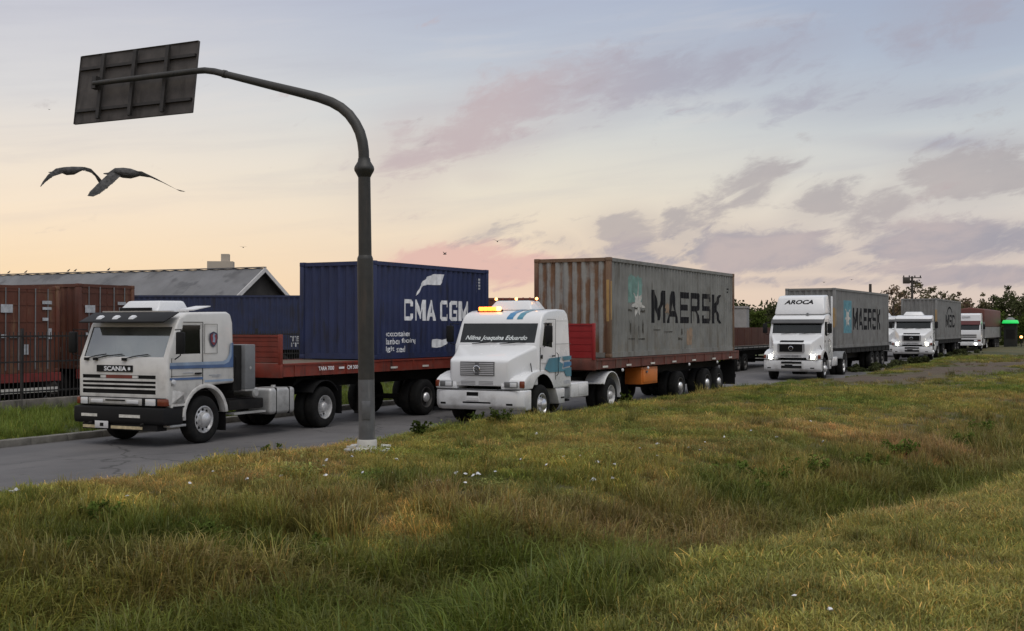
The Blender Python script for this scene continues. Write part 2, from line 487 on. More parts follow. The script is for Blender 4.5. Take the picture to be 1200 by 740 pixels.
GRIME = (0.10, 0.085, 0.07)
M_WHITE = mat('white_paint', (0.66, 0.665, 0.67), 0.24, var=0.04, dirt=(GRIME, 0.55, 2.0, 0.2, 1.3), coat=0.3)
M_CREAM = mat('off_white_paint', (0.60, 0.59, 0.565), 0.28, var=0.05, dirt=(GRIME, 0.8, 2.4, 0.2, 1.9), coat=0.25)
M_BLACK = mat('black_plastic', (0.008, 0.008, 0.0085), 0.6, var=0.2, spec=.22)
M_DARK = mat('dark_interior', (0.03, 0.03, 0.032), 0.8, var=0.2)
M_TRIM = mat('cab_lining', (0.14, 0.135, 0.125), 0.85, var=0.15)
M_CHASSIS = mat('chassis_steel', (0.012, 0.0115, 0.011), 0.75, var=0.3, dirt=((0.04, 0.034, 0.03), 0.6, 6, 0.2, 1.4), spec=.2)
M_TYRE = mat('tyre_rubber', (0.010, 0.010, 0.010), 0.9, var=0.2, dirt=((0.045, 0.04, 0.034), 0.5, 7, -0.6, 0.6), bump=0.3, bscale=60, spec=.2)
M_RIM = mat('rim_silver', (0.62, 0.62, 0.62), 0.38, metal=0.55, var=0.15, vscale=6, dirt=(GRIME, 0.6, 8, -.5, .6))
M_RIMDARK = mat('rim_grey', (0.085, 0.082, 0.08), 0.5, metal=0.3, var=0.2, dirt=(GRIME, 0.6, 8, -.5, .6))
M_HUB = mat('polished_hub', (0.80, 0.80, 0.80), 0.3, metal=0.6, var=0.05)
M_CHROME = mat('chrome', (0.75, 0.75, 0.76), 0.12, metal=1.0, var=0.05)
M_ALU = mat('brushed_aluminium', (0.46, 0.46, 0.45), 0.45, metal=0.5, var=0.15, dirt=(GRIME, 0.5, 5, .2, 1.6))
M_LENS = mat('lamp_lens', (0.62, 0.63, 0.64), 0.12, var=0.05, coat=0.6)
M_AMBER = mat('amber_lens', (0.16, 0.035, 0.016), 0.2, var=0.1)
M_REDLENS = mat('red_lens', (0.30, 0.02, 0.015), 0.25, var=0.1)
M_HEADON = mat('lit_headlamp', (0.9, 0.9, 0.85), 0.2, emit=((1.0, 0.95, 0.82), 22.0))
M_AMBERON = mat('lit_amber_lamp', (0.8, 0.25, 0.03), 0.3, emit=((1.0, 0.22, 0.03), 4.0))
M_AMBERHOT = mat('lit_amber_strip', (0.9, 0.4, 0.1), 0.3, emit=((1.0, 0.42, 0.12), 6.0))
M_BLUE = mat('blue_stripe_paint', (0.07, 0.13, 0.27), 0.35, var=0.2, coat=0.3)
M_LBLUE = mat('pale_blue_stripe_paint', (0.25, 0.33, 0.45), 0.35, var=0.2, coat=0.3)
M_TEAL = mat('teal_stripe_paint', (0.05, 0.20, 0.28), 0.35, var=0.15, coat=0.3)
M_MIDBLUE = mat('roof_stripe_paint', (0.03, 0.17, 0.34), 0.35, var=0.1, coat=0.3)
M_WLETTER = mat('white_letter_paint', (0.74, 0.75, 0.76), 0.6, var=0.15, vscale=5)
M_GLETTER = mat('grey_white_letter_paint', (0.40, 0.41, 0.43), 0.65, var=0.25, vscale=6)
M_BLETTER = mat('black_letter_paint', (0.012, 0.012, 0.014), 0.75, var=0.3, vscale=6, streak=((0.07, 0.065, 0.06), 0.12, 7), spec=.2)
M_REFL = mat('reflective_tape', (0.60, 0.58, 0.53), 0.4, var=0.2, vscale=9)
M_YTAPE = mat('yellowed_tape', (0.50, 0.42, 0.26), 0.5, var=0.2, vscale=9)
M_RED = mat('red_trailer_paint', (0.185, 0.026, 0.013), 0.55, var=0.2, vscale=2.5, streak=((0.06, 0.02, 0.015), 0.25, 4), dirt=(GRIME, 0.6, 3, .8, 2.2))
M_BRIGHTRED = mat('bright_red_paint', (0.27, 0.010, 0.010), 0.5, var=0.12, vscale=3, dirt=((0.1, 0.01, 0.01), 0.5, 3, 1.4, 2.6))
M_RUSTRED = mat('worn_red_brown_paint', (0.120, 0.034, 0.022), 0.7, var=0.3, vscale=3, streak=((0.09, 0.055, 0.04), 0.4, 4))
M_ORANGE = mat('orange_toolbox_paint', (0.62, 0.17, 0.02), 0.5, var=0.12, dirt=(GRIME, 0.4, 4, .4, 1.2))
M_STEELEND = None
M_GALV = mat('galvanised_grey', (0.16, 0.165, 0.17), 0.55, var=0.12, vscale=4)
M_WOOD = mat('deck_boards', (0.10, 0.075, 0.05), 0.85, var=0.3, vscale=6)
M_PLATE = mat('licence_plate', (0.55, 0.55, 0.55), 0.4, var=0.05)

G_WIND = glass('dusty_windscreen', (0.60, 0.62, 0.58), 0.21, 0.20, (0.48, 0.49, 0.45))
G_DARKWIND = glass('tinted_windscreen', (0.20, 0.22, 0.23), 0.025, 0.05, (0.2, 0.21, 0.21))
G_SIDE = glass('tinted_side_glass', (0.18, 0.19, 0.19), 0.02, 0.03)

def container_mat(name, col, rustcol=(0.13, 0.055, 0.025), rust=0.3, ssc=5.0, var=0.15, stain=None):
    return mat(name, col, 0.6, var=var, vscale=1.6, streak=(rustcol, rust, ssc), dirt=(stain or (0.07, 0.05, 0.035), 0.55, 2.2, -0.2, 1.4))
C_NAVY = container_mat('navy_container_paint', (0.013, 0.022, 0.075), (0.008, 0.011, 0.03), 0.2, stain=(0.02, 0.02, 0.03))
C_GREYSIDE = container_mat('weathered_grey_container_paint', (0.190, 0.190, 0.178), (0.118, 0.112, 0.098), 0.40, 6.0, stain=(0.16, 0.13, 0.09))
def ribbed_rust_mat():
    """End wall paint: pale grey on the outer flats, brown rust in loose streaks, deepened in the grooves to put rib shade into the colour."""
    m = bpy.data.materials.new('rust_streaked_grey_paint'); m.use_nodes = True
    nt = m.node_tree; nt.nodes.clear(); out = nd(nt, 'ShaderNodeOutputMaterial')
    tc = nd(nt, 'ShaderNodeTexCoord').outputs['Object']
    sp = nd(nt, 'ShaderNodeSeparateXYZ', {0: tc})
    mp = nd(nt, 'ShaderNodeMapping', {0: tc, 3: (7, 7, .5)}).outputs[0]
    n1 = nd(nt, 'ShaderNodeTexNoise', {'Vector': mp, 'Scale': 1.0, 'Detail': 6.0, 'Roughness': .65}).outputs[0]
    n2 = nd(nt, 'ShaderNodeTexNoise', {'Vector': tc, 'Scale': 1.6, 'Detail': 5.0, 'Roughness': .6}).outputs[0]
    n3 = nd(nt, 'ShaderNodeTexNoise', {'Vector': tc, 'Scale': 14.0, 'Detail': 5.0, 'Roughness': .7}).outputs[0]
    groove = smooth(nt, sp.outputs[0], .036, .070)                     # depth of the sheet below its outer face
    f = mth(nt, 'ADD', mth(nt, 'MULTIPLY', groove, .20), mth(nt, 'ADD', mth(nt, 'MULTIPLY', n1, 1.0), mth(nt, 'MULTIPLY', n2, .85)))  # groove term darkens the rib troughs in colour, beside the real rust
    rust = smooth(nt, f, .86, 1.18)
    c = mixc(nt, n3, (.20, .195, .18), (.31, .305, .285))
    c = mixc(nt, rust, c, mixc(nt, n3, (.10, .042, .018), (.21, .115, .06)))
    p = nd(nt, 'ShaderNodeBsdfPrincipled', {'Base Color': c, 'Roughness': .7})
    nt.links.new(p.outputs[0], out.inputs[0]); return m
C_GREYEND = ribbed_rust_mat()
C_RUSTPOST = container_mat('rusty_post_paint', (0.16, 0.095, 0.055), (0.10, 0.035, 0.015), 0.6, 5.0)
C_OCHRE = container_mat('ochre_faded_paint', (0.36, 0.22, 0.075), (0.15, 0.07, 0.03), 0.45, 6.0)
C_GREY = container_mat('clean_grey_container_paint', (0.175, 0.175, 0.170), (0.10, 0.095, 0.085), 0.15, 5.0)
C_BROWN = container_mat('red_brown_container_paint', (0.108, 0.030, 0.014), (0.16, 0.08, 0.04), 0.36, 5.0)
C_BROWN2 = container_mat('dark_red_container_paint', (0.085, 0.024, 0.012), (0.14, 0.06, 0.03), 0.38, 5.0)
C_NAVYOLD = container_mat('faded_navy_container_paint', (0.013, 0.021, 0.062), (0.012, 0.014, 0.03), 0.3)
C_MAROON = container_mat('maroon_container_paint', (0.11, 0.030, 0.020), (0.08, 0.04, 0.03), 0.2)
C_TEALFADE = mat('faded_teal_paint', (0.15, 0.265, 0.235), 0.65, var=0.25, vscale=4, streak=((0.22, 0.235, 0.225), 0.55, 5))
C_SKYLOGO = mat('teal_logo_paint', (0.10, 0.25, 0.30), 0.6, var=0.2, vscale=4)
C_STAR = mat('white_star_paint', (0.46, 0.45, 0.42), 0.6, var=0.3, vscale=6, streak=((0.26, 0.20, 0.15), 0.35, 7))
C_PATCH = mat('tan_repair_paint', (0.27, 0.19, 0.13), 0.7, var=0.2, vscale=4, streak=((0.22, 0.2, 0.18), 0.3, 6))
C_SOOT = mat('scraped_soot_marks', (0.05, 0.045, 0.035), 0.8, var=0.4, vscale=6)

# ------------------------------------------------------------------ ground
def terrain_mat():
    m = bpy.data.materials.new('meadow_soil'); m.use_nodes = True
    nt = m.node_tree; nt.nodes.clear()
    out = nd(nt, 'ShaderNodeOutputMaterial')
    at = nd(nt, 'ShaderNodeAttribute', attribute_name='tint').outputs[0]
    tc = nd(nt, 'ShaderNodeTexCoord').outputs['Object']
    n = nd(nt, 'ShaderNodeTexNoise', {'Vector': tc, 'Scale': 9.0, 'Detail': 8.0, 'Roughness': 0.7}).outputs[0]
    n2 = nd(nt, 'ShaderNodeTexNoise', {'Vector': tc, 'Scale': 1.3, 'Detail': 5.0, 'Roughness': 0.65}).outputs[0]
    c = mixc(nt, smooth(nt, n, 0.3, 0.72), at, (0.045, 0.036, 0.02), 'MIX')
    c = mixc(nt, 0.55, at, c)
    c = mixc(nt, mth(nt, 'MULTIPLY', smooth(nt, n2, 0.45, 0.75), 0.35), c, (0.11, 0.085, 0.04))
    p = nd(nt, 'ShaderNodeBsdfPrincipled', {'Base Color': c, 'Roughness': 0.95})
    b = nd(nt, 'ShaderNodeBump', {'Strength': 0.8, 'Distance': 0.06, 'Height': n})
    nt.links.new(b.outputs[0], p.inputs['Normal'])
    nt.links.new(p.outputs[0], out.inputs[0])
    return m

GREEN = np.array([0.112, 0.142, 0.028]); OLIVE = np.array([0.232, 0.204, 0.056]); STRAW = np.array([0.36, 0.240, 0.118])
LUSH_SHADED = np.array([0.076, 0.100, 0.015]); DIRT = np.array([0.085, 0.056, 0.039]); LIGHT = np.array([0.262, 0.232, 0.078])
DRY = [((0.6, 15.6), 2.7, 1.2, 1.0), ((-1.8, 15.4), 1.5, 1.0, .5), ((7.5, 25.5), 4.2, 2.2, .8), ((4.0, 21.5), 3.0, 1.6, .55), ((11.5, 29), 4.0, 3.0, .5), ((-4.5, 17.0), 3.5, 1.4, .35),
       ((5.8, 16.2), 1.0, .8, .45), ((4.0, 11.6), 1.2, .9, .5), ((-3.4, 12.4), 1.8, .7, .55), ((6.2, 12.5), 1.2, .8, .35), ((1.2, 7.6), 1.2, .8, .3), ((16, 36), 4, 3, .4)]
TRACK_A, TRACK_B = np.array([13.0, 46.0]), np.array([36.0, 77.0])
def track_mask(x, y):
    d = TRACK_B - TRACK_A; L = np.hypot(*d); d = d / L
    t = (x - TRACK_A[0]) * d[0] + (y - TRACK_A[1]) * d[1]
    q = np.abs(-(x - TRACK_A[0]) * d[1] + (y - TRACK_A[1]) * d[0])
    q = q + (fbm(x * .5, y * .5, 41) - .5) * 8.0
    return (1 - sstep(q, .8, 3.6)) * sstep(t, -3, 3) * (1 - sstep(t, 45, 60))
def masks(x, y):
    sd = ditch_sd(x, y)
    near = 1 - sstep(np.hypot(x, y), 50, 80)
    lf = 1 - sstep(x, -3.5, 2.5)
    q = np.where(sd > 0, np.maximum(0, sd - .3 - .9 * lf) / (1.5 + .6 * lf), np.maximum(0, -sd - .2 - 8 * lf) / 1.2)
    ditch = np.exp(-q ** 2) * near
    dry = np.zeros_like(x)
    for (cx, cy), a, b, k in DRY:
        wob = (fbm(x * 1.1, y * 1.1, 23) - .5) * 1.1
        r2 = ((x - cx) / a) ** 2 + ((y - cy) / b) ** 2
        dry = np.maximum(dry, k * np.exp(-r2) * (1 + wob))
    dry = np.clip(dry + 0.5 * sstep(fbm(x * .33, y * .33, 31), .60, .78) * (1 - ditch * .6), 0, 1)
    return sd, ditch, dry, track_mask(x, y)
def tint(x, y):
    x = np.asarray(x, float); y = np.asarray(y, float)
    sd, ditch, dry, trk = masks(x, y)
    n1 = fbm(x * .6, y * .6, 51)[..., None]; n2 = fbm(x * 2.3, y * 2.3, 61)[..., None]
    c = OLIVE * (1 - sstep(n1, .3, .7)) + GREEN * sstep(n1, .3, .7)
    c = c * (0.50 + 1.0 * n2)
    bank = (sstep(-sd, .9, 2.4) * sstep(x, -.5, 2.5) * (np.hypot(x, y) < 60))[..., None]
    c = c * (1 - .55 * bank) + LIGHT * .55 * bank
    lush = (ditch * sstep(fbm(x * .7, y * .7, 71), .30, .5))[..., None]
    c = c * (1 - .75 * lush) + LUSH_SHADED * .75 * lush  # lush growth colour that also carries the ditch's occlusion shade
    d = (dry * (.45 + .55 * sstep(fbm(x * 1.9, y * 1.9, 81), .35, .62)))[..., None]
    c = c * (1 - d) + STRAW * d
    t = trk[..., None]
    c = c * (1 - t) + DIRT * (.75 + .5 * n2) * t
    return np.clip(c, 0, 1)

def grid_axis(fine0, fine1, step, far, grow=1.28):
    a = list(np.arange(fine0, fine1 + 1e-6, step))
    s_ = step; v = fine1
    while v < far:
        s_ *= grow; v += s_; a.append(v)
    s_ = step; v = fine0; lo = []
    while v > -far:
        s_ *= grow; v -= s_; lo.append(v)
    return np.array(lo[::-1] + a)
def build_ground():
    xs = grid_axis(-24, 34, 0.3, 2500); ys = grid_axis(3, 62, 0.3, 2500)
    Xg, Yg = np.meshgrid(xs, ys)
    Zg = terr(Xg, Yg)
    nx, ny = len(xs), len(ys)
    vs = np.stack([Xg, Yg, Zg], -1).reshape(-1, 3)
    i = np.arange((nx - 1) * (ny - 1)); r, c = i // (nx - 1), i % (nx - 1)
    a = r * nx + c
    fs = np.stack([a, a + 1, a + 1 + nx, a + nx], -1)
    me = bpy.data.meshes.new('ground')
    me.vertices.add(len(vs)); me.vertices.foreach_set('co', vs.ravel())
    me.loops.add(fs.size); me.loops.foreach_set('vertex_index', fs.ravel().astype(np.int32))
    me.polygons.add(len(fs)); me.polygons.foreach_set('loop_start', (np.arange(len(fs)) * 4).astype(np.int32))
    me.update(calc_edges=True)
    me.polygons.foreach_set('use_smooth', [True] * len(fs))
    at = me.attributes.new('tint', 'FLOAT_COLOR', 'POINT')
    col = np.ones((len(vs), 4)); col[:, :3] = tint(vs[:, 0], vs[:, 1]) * (.36 + .64 * masks(vs[:, 0], vs[:, 1])[3])[:, None]
    at.data.foreach_set('color', col.ravel())
    o = link('ground', me, terrain_mat()); tag(o, kind='structure')
build_ground()

def asphalt():
    m = bpy.data.materials.new('asphalt'); m.use_nodes = True
    nt = m.node_tree; nt.nodes.clear()
    out = nd(nt, 'ShaderNodeOutputMaterial')
    tc = nd(nt, 'ShaderNodeTexCoord').outputs['Object']
    fine = nd(nt, 'ShaderNodeTexNoise', {'Vector': tc, 'Scale': 40.0, 'Detail': 6.0, 'Roughness': 0.7}).outputs[0]
    big = nd(nt, 'ShaderNodeTexNoise', {'Vector': tc, 'Scale': 0.45, 'Detail': 6.0, 'Roughness': 0.6}).outputs[0]
    mp = nd(nt, 'ShaderNodeMapping', {0: tc, 3: (0.12, 1.5, 1.0)}).outputs[0]
    lanes = nd(nt, 'ShaderNodeTexNoise', {'Vector': mp, 'Scale': 1.0, 'Detail': 3.0}).outputs[0]
    c = mixc(nt, smooth(nt, big, .3, .7), (0.070, 0.066, 0.067), (0.112, 0.105, 0.104))
    c = mixc(nt, mth(nt, 'MULTIPLY', smooth(nt, lanes, .48, .7), .45), c, (0.05, 0.048, 0.05))
    c = mixc(nt, mth(nt, 'MULTIPLY', smooth(nt, fine, .35, .7), .35), c, (0.13, 0.125, 0.12))
    oil = nd(nt, 'ShaderNodeTexNoise', {'Vector': tc, 'Scale': 1.7, 'Detail': 4.0, 'Roughness': .7}).outputs[0]
    c = mixc(nt, mth(nt, 'MULTIPLY', smooth(nt, oil, .60, .72), .55), c, (0.028, 0.027, 0.026))
    wob = nd(nt, 'ShaderNodeVectorMath', {0: tc, 1: nd(nt, 'ShaderNodeTexNoise', {'Vector': tc, 'Scale': 1.4, 'Detail': 3.0}).outputs[1]}, operation='ADD').outputs[0]
    vor = nd(nt, 'ShaderNodeTexVoronoi', {'Vector': wob, 'Scale': 0.22}, feature='DISTANCE_TO_EDGE').outputs[0]
    c = mixc(nt, mth(nt, 'MULTIPLY', smooth(nt, vor, .009, .002), .75), c, (0.022, 0.021, 0.02))
    p = nd(nt, 'ShaderNodeBsdfPrincipled', {'Base Color': c, 'Roughness': 0.82})
    b = nd(nt, 'ShaderNodeBump', {'Strength': 0.35, 'Distance': 0.01, 'Height': fine})
    nt.links.new(b.outputs[0], p.inputs['Normal'])
    nt.links.new(p.outputs[0], out.inputs[0])
    return m
def strip(name, s0, s1, n0, n1, dz, m, step=3.0, ncol=1):
    """A band along the road between two offsets (numbers or functions of s), in the road's own axes."""
    mb = MB(); ss = np.arange(s0, s1 + 1e-6, step)
    f0 = n0 if callable(n0) else (lambda s: n0); f1 = n1 if callable(n1) else (lambda s: n1)
    vs = []; fs = []
    for s in ss:
        for k in range(ncol + 1):
            n = f0(s) + (f1(s) - f0(s)) * k / ncol
            vs.append((s, n, float(road_z(s)) + dz))
    w = ncol + 1
    for i in range(len(ss) - 1):
        for k in range(ncol):
            fs.append((i * w + k, (i + 1) * w + k, (i + 1) * w + k + 1, i * w + k + 1))
    mb.add(vs, fs)
    o = mb.build(name, m)
    o.rotation_euler = (0, 0, YAW(26.2))
    return tag(o, kind='structure')
KERB_N = 20.05
strip('road', -40, 420, lambda s: float(edge_n(s)) - 1.6, KERB_N, 0.0, asphalt())
def kerb():
    mb = MB()
    ss = np.arange(-20, 130, 1.0)
    for s in ss:
        z = float(road_z(s))
        if abs(s - 16) < .4: continue
        mb.box(s, s + 0.985, KERB_N, KERB_N + 0.22, z - 0.1, z + 0.14 + 0.012 * rnd.random())
    o = mb.build('kerb', mat('kerb_concrete', (0.17, 0.16, 0.14), 0.9, var=0.25, vscale=3, bump=0.4, dirt=((0.05, 0.045, 0.035), .7, 2.5, -.2, .3)), bevel=0.02)
    o.rotation_euler = (0, 0, YAW(26.2)); tag(o, kind='structure')
kerb()
M_FARVERGE = mat('verge_soil', (0.055, 0.062, 0.022), 0.95, var=0.4, vscale=2.5, bump=0.6, bscale=8)
strip('verge', -40, 200, KERB_N + 0.22, 26.9, 0.11, M_FARVERGE, ncol=3)
strip('yard', -60, 200, 26.9, 75, 0.10, mat('yard_dirt', (0.075, 0.068, 0.06), 0.95, var=0.3, vscale=.8), step=10, ncol=3)

# ------------------------------------------------------------------ grass
def grass_mat():
    m = bpy.data.materials.new('grass_blades'); m.use_nodes = True
    nt = m.node_tree; nt.nodes.clear()
    out = nd(nt, 'ShaderNodeOutputMaterial')
    at = nd(nt, 'ShaderNodeAttribute', attribute_name='tint', attribute_type='INSTANCER').outputs[0]
    bl = nd(nt, 'ShaderNodeAttribute', attribute_name='blade').outputs[0]      # each blade's own shade of the tuft's colour
    c = mixc(nt, 1.0, at, bl, 'MULTIPLY')
    d = nd(nt, 'ShaderNodeBsdfDiffuse', {0: c})
    t = nd(nt, 'ShaderNodeBsdfTranslucent', {0: c})
    g = nd(nt, 'ShaderNodeBsdfGlossy', {0: (0.5, 0.5, 0.45, 1), 'Roughness': 0.45})
    s = nd(nt, 'ShaderNodeMixShader', {0: 0.38, 1: d.outputs[0], 2: t.outputs[0]})
    s2 = nd(nt, 'ShaderNodeMixShader', {0: 0.03, 1: s.outputs[0], 2: g.outputs[0]})
    nt.links.new(s2.outputs[0], out.inputs[0])
    return m
M_GRASS = grass_mat()
SRC = bpy.data.collections.new('grass_sources')          # never linked to the scene: only the node group reads it
def tuft(name, seed, n, h, rad, lean, width, dead=0.15):
    rg = np.random.default_rng(seed)
    V = []; F = []; Cc = []
    for i in range(n):
        a = rg.uniform(0, 6.283); r = rad * math.sqrt(rg.uniform()); bx, by = r * math.cos(a), r * math.sin(a)
        H = h * rg.uniform(0.45, 1.15); ln = lean * rg.uniform(0.2, 1.3) * H
        da = rg.uniform(0, 6.283); dx, dy = math.cos(da), math.sin(da)
        w = width * rg.uniform(.6, 1.2); px, py = -dy * w, dx * w
        o = len(V)
        V += [(bx - px, by - py, -0.02), (bx + px, by + py, -0.02),
              (bx + dx * ln * .28 - px * .8, by + dy * ln * .28 - py * .8, H * .5), (bx + dx * ln * .28 + px * .8, by + dy * ln * .28 + py * .8, H * .5),
              (bx + dx * ln * .65 - px * .45, by + dy * ln * .65 - py * .45, H * .85), (bx + dx * ln * .65 + px * .45, by + dy * ln * .65 + py * .45, H * .85),
              (bx + dx * ln, by + dy * ln, H * (1.0 - .15 * lean))]
        F += [(o, o + 1, o + 3, o + 2), (o + 2, o + 3, o + 5, o + 4), (o + 4, o + 5, o + 6)]
        k = rg.uniform(.65, 1.3)
        cc = (k * 1.9, k * 1.35, k * 1.2) if rg.uniform() < dead else (k * rg.uniform(.85, 1.1), k, k * rg.uniform(.7, 1.1))
        Cc += [(*cc, 1)] * 7
    me = bpy.data.meshes.new(name); me.from_pydata(V, [], F); me.materials.append(M_GRASS)
    at = me.attributes.new('blade', 'FLOAT_COLOR', 'POINT'); at.data.foreach_set('color', np.array(Cc, np.float32).ravel())
    o = bpy.data.objects.new(name, me); SRC.objects.link(o)
for i in range(4): tuft('tuft_a%d' % i, 10 + i, 62, 0.075, 0.18, 1.5, 0.0045, .07)      # short
for i in range(4): tuft('tuft_b%d' % i, 30 + i, 40, 0.36, 0.15, 0.85, 0.0058, .07)       # tall
def broadleaf(name, seed, n, rad, size):
    rg = np.random.default_rng(seed); V = []; F = []; Cc = []
    for i in range(n):
        a = rg.uniform(0, 6.283); r = rad * math.sqrt(rg.uniform()); z = rg.uniform(.02, .10)
        bx, by = r * math.cos(a), r * math.sin(a); q = rg.uniform(0, 6.283); l = size * rg.uniform(.6, 1.3); w = l * .42; t = rg.uniform(-.1, .7)
        dx, dy = math.cos(q), math.sin(q); o = len(V)
        V += [(bx, by, z), (bx + dx * l * .5 - dy * w * .5, by + dy * l * .5 + dx * w * .5, z + l * .5 * t + .01), (bx + dx * l, by + dy * l, z + l * t * .6), (bx + dx * l * .5 + dy * w * .5, by + dy * l * .5 - dx * w * .5, z + l * .5 * t + .01)]
        F += [(o, o + 1, o + 2, o + 3)]; k = rg.uniform(.55, 1.1); Cc += [(k * .8, k * 1.0, k * .85, 1)] * 4
    me = bpy.data.meshes.new(name); me.from_pydata(V, [], F); me.materials.append(M_GRASS)
    at = me.attributes.new('blade', 'FLOAT_COLOR', 'POINT'); at.data.foreach_set('color', np.array(Cc, np.float32).ravel())
    SRC.objects.link(bpy.data.objects.new(name, me))
for i in range(2): tuft('tuft_c%d' % i, 50 + i, 26, 0.24, 0.15, 1.7, 0.0042, .5)       # dry, bent over

for i in range(2): broadleaf('tuft_d%d' % i, 70 + i, 46, .18, .042)
def build_grass():
    rg = np.random.default_rng(5)
    P = []
    def scatter(z0, z1, dens, margin):
        lo, hi = -z1 * .47 - margin, z1 * .47 + margin
        n = int((hi - lo) * (z1 - z0) * dens)
        x = rg.uniform(lo, hi, n); y = rg.uniform(z0, z1, n)
        k = np.abs(x) < y * .47 + margin
        P.append(np.stack([x[k], y[k]], -1))
    scatter(4.5, 11, 170, 1.0); scatter(11, 17, 150, 1.0); scatter(17, 26, 95, 1.0); scatter(26, 42, 42, 1.5); scatter(42, 80, 12, 2)
    scatter(4.5, 26, 40, 7.0)
    p = np.concatenate(P); x, y = p[:, 0], p[:, 1]
    s, n = sn_of(x, y)
    e = edge_n(s) + (fbm(s * 0.8, n * 0.8, 11) - 0.5) * 0.7
    sd, ditch, dry, trk = masks(x, y)
    near_ok = n < e - 0.25 - 0.25 * rg.uniform(size=len(x))
    far_ok = (n > KERB_N + .3) & (n < 26.7) & (rg.uniform(size=len(x)) < 1.0)
    keep = (near_ok | far_ok) & (rg.uniform(size=len(x)) > trk * 1.1 - .05)
    bald = sstep(fbm(x * 1.5, y * 1.5, 91), .58, .72)
    keep &= rg.uniform(size=len(x)) > bald * .55 * (1 - ditch)
    keep &= rg.uniform(size=len(x)) < .25 + 1.5 * sstep(fbm(x * 3.1, y * 3.1, 131), .30, .62)
    x, y, s, n, sd, ditch, dry, far = [a[keep] for a in (x, y, s, n, sd, ditch, dry, far_ok)]
    m = len(x)
    z = np.where(far, road_z(s) + .11, terr(x, y))
    u = rg.uniform(size=m)
    clumpy = fbm(x * 1.3, y * 1.3, 101)
    tall_p = np.clip(ditch * 1.25 * sstep(clumpy, .30, .55) + .05 * (clumpy > .55) + np.where(far, .35, 0), 0, .95)
    kind = np.where(u < tall_p, 1, 0)
    kind = np.where((kind == 0) & (rg.uniform(size=m) < dry * .35), 2, kind)
    idx = np.where(kind == 0, rg.integers(0, 4, m), np.where(kind == 1, 4 + rg.integers(0, 4, m), 8 + rg.integers(0, 2, m)))
    fine = fbm(x * 3.1, y * 3.1, 131)
    leafy = (fbm(x * .9, y * .9, 141) > .50) & (rg.uniform(size=m) < .16) & (kind == 0) & (y > 10)
    idx = np.where(leafy, 10 + rg.integers(0, 2, m), idx)
    scl = rg.uniform(.7, 1.25, m) * np.where(kind == 0, .45 + 1.0 * clumpy, np.where(kind == 1, .55 + .65 * ditch + .25 * clumpy, .45 + .3 * ditch))
    bank = sstep(-sd, .9, 2.4) * sstep(x, -.5, 2.5)
    scl *= np.where(kind == 1, .8 + .4 * fine, .40 + 1.2 * fine)
    kind = np.where((bank > .3) & (kind == 2), 0, kind); idx = np.where((bank > .3) & (idx >= 8), idx % 4, idx)
    scl *= 1 - .10 * bank
    scl *= np.where(y > 26, 1.1, 1.0)
    col = np.ones((m, 4)); t = tint(x, y)
    t = t * np.where(kind == 1, .80, 1.0)[:, None]  # tall tufts dimmed: the ditch's shade put into their tint
    t = np.where(far[:, None], GREEN * (.7 + .6 * clumpy[:, None]), t)
    col[:, :3] = t * rg.uniform(.75, 1.3, (m, 1)) * (.40 + 1.55 * fine[:, None])
    rot = np.stack([rg.normal(0, .12, m), rg.normal(0, .12, m), rg.uniform(0, 6.283, m)], -1)
    me = bpy.data.meshes.new('grass')
    me.vertices.add(m); me.vertices.foreach_set('co', np.stack([x, y, z], -1).ravel())
    a = me.attributes.new('rot', 'FLOAT_VECTOR', 'POINT'); a.data.foreach_set('vector', rot.ravel())
    a = me.attributes.new('scl', 'FLOAT', 'POINT'); a.data.foreach_set('value', scl)
    a = me.attributes.new('pick', 'INT', 'POINT'); a.data.foreach_set('value', idx.astype(np.int32))
    a = me.attributes.new('tint', 'FLOAT_COLOR', 'POINT'); a.data.foreach_set('color', col.ravel())
    o = link('grass', me, M_GRASS); tag(o, kind='stuff')
    ng = bpy.data.node_groups.new('grass_scatter', 'GeometryNodeTree')
    ng.interface.new_socket('Geometry', in_out='INPUT', socket_type='NodeSocketGeometry')
    ng.interface.new_socket('Geometry', in_out='OUTPUT', socket_type='NodeSocketGeometry')
    gi = ng.nodes.new('NodeGroupInput'); go = ng.nodes.new('NodeGroupOutput')
    def attr(nm, typ):
        q = ng.nodes.new('GeometryNodeInputNamedAttribute'); q.data_type = typ; q.inputs[0].default_value = nm
        return q.outputs[0]
    ci = ng.nodes.new('GeometryNodeCollectionInfo'); ci.inputs[0].default_value = SRC
    ci.inputs['Separate Children'].default_value = True; ci.inputs['Reset Children'].default_value = True
    mp = ng.nodes.new('GeometryNodeMeshToPoints')
    ip = ng.nodes.new('GeometryNodeInstanceOnPoints'); ip.inputs['Pick Instance'].default_value = True
    er = ng.nodes.new('FunctionNodeEulerToRotation')
    L = ng.links.new
    L(gi.outputs[0], mp.inputs[0]); L(mp.outputs[0], ip.inputs['Points']); L(ci.outputs[0], ip.inputs['Instance'])
    L(attr('pick', 'INT'), ip.inputs['Instance Index']); L(attr('rot', 'FLOAT_VECTOR'), er.inputs[0]); L(er.outputs[0], ip.inputs['Rotation'])
    L(attr('scl', 'FLOAT'), ip.inputs['Scale']); L(ip.outputs[0], go.inputs[0])
    md = o.modifiers.new('scatter', 'NODES'); md.node_group = ng
    print('grass tufts', m)
build_grass()
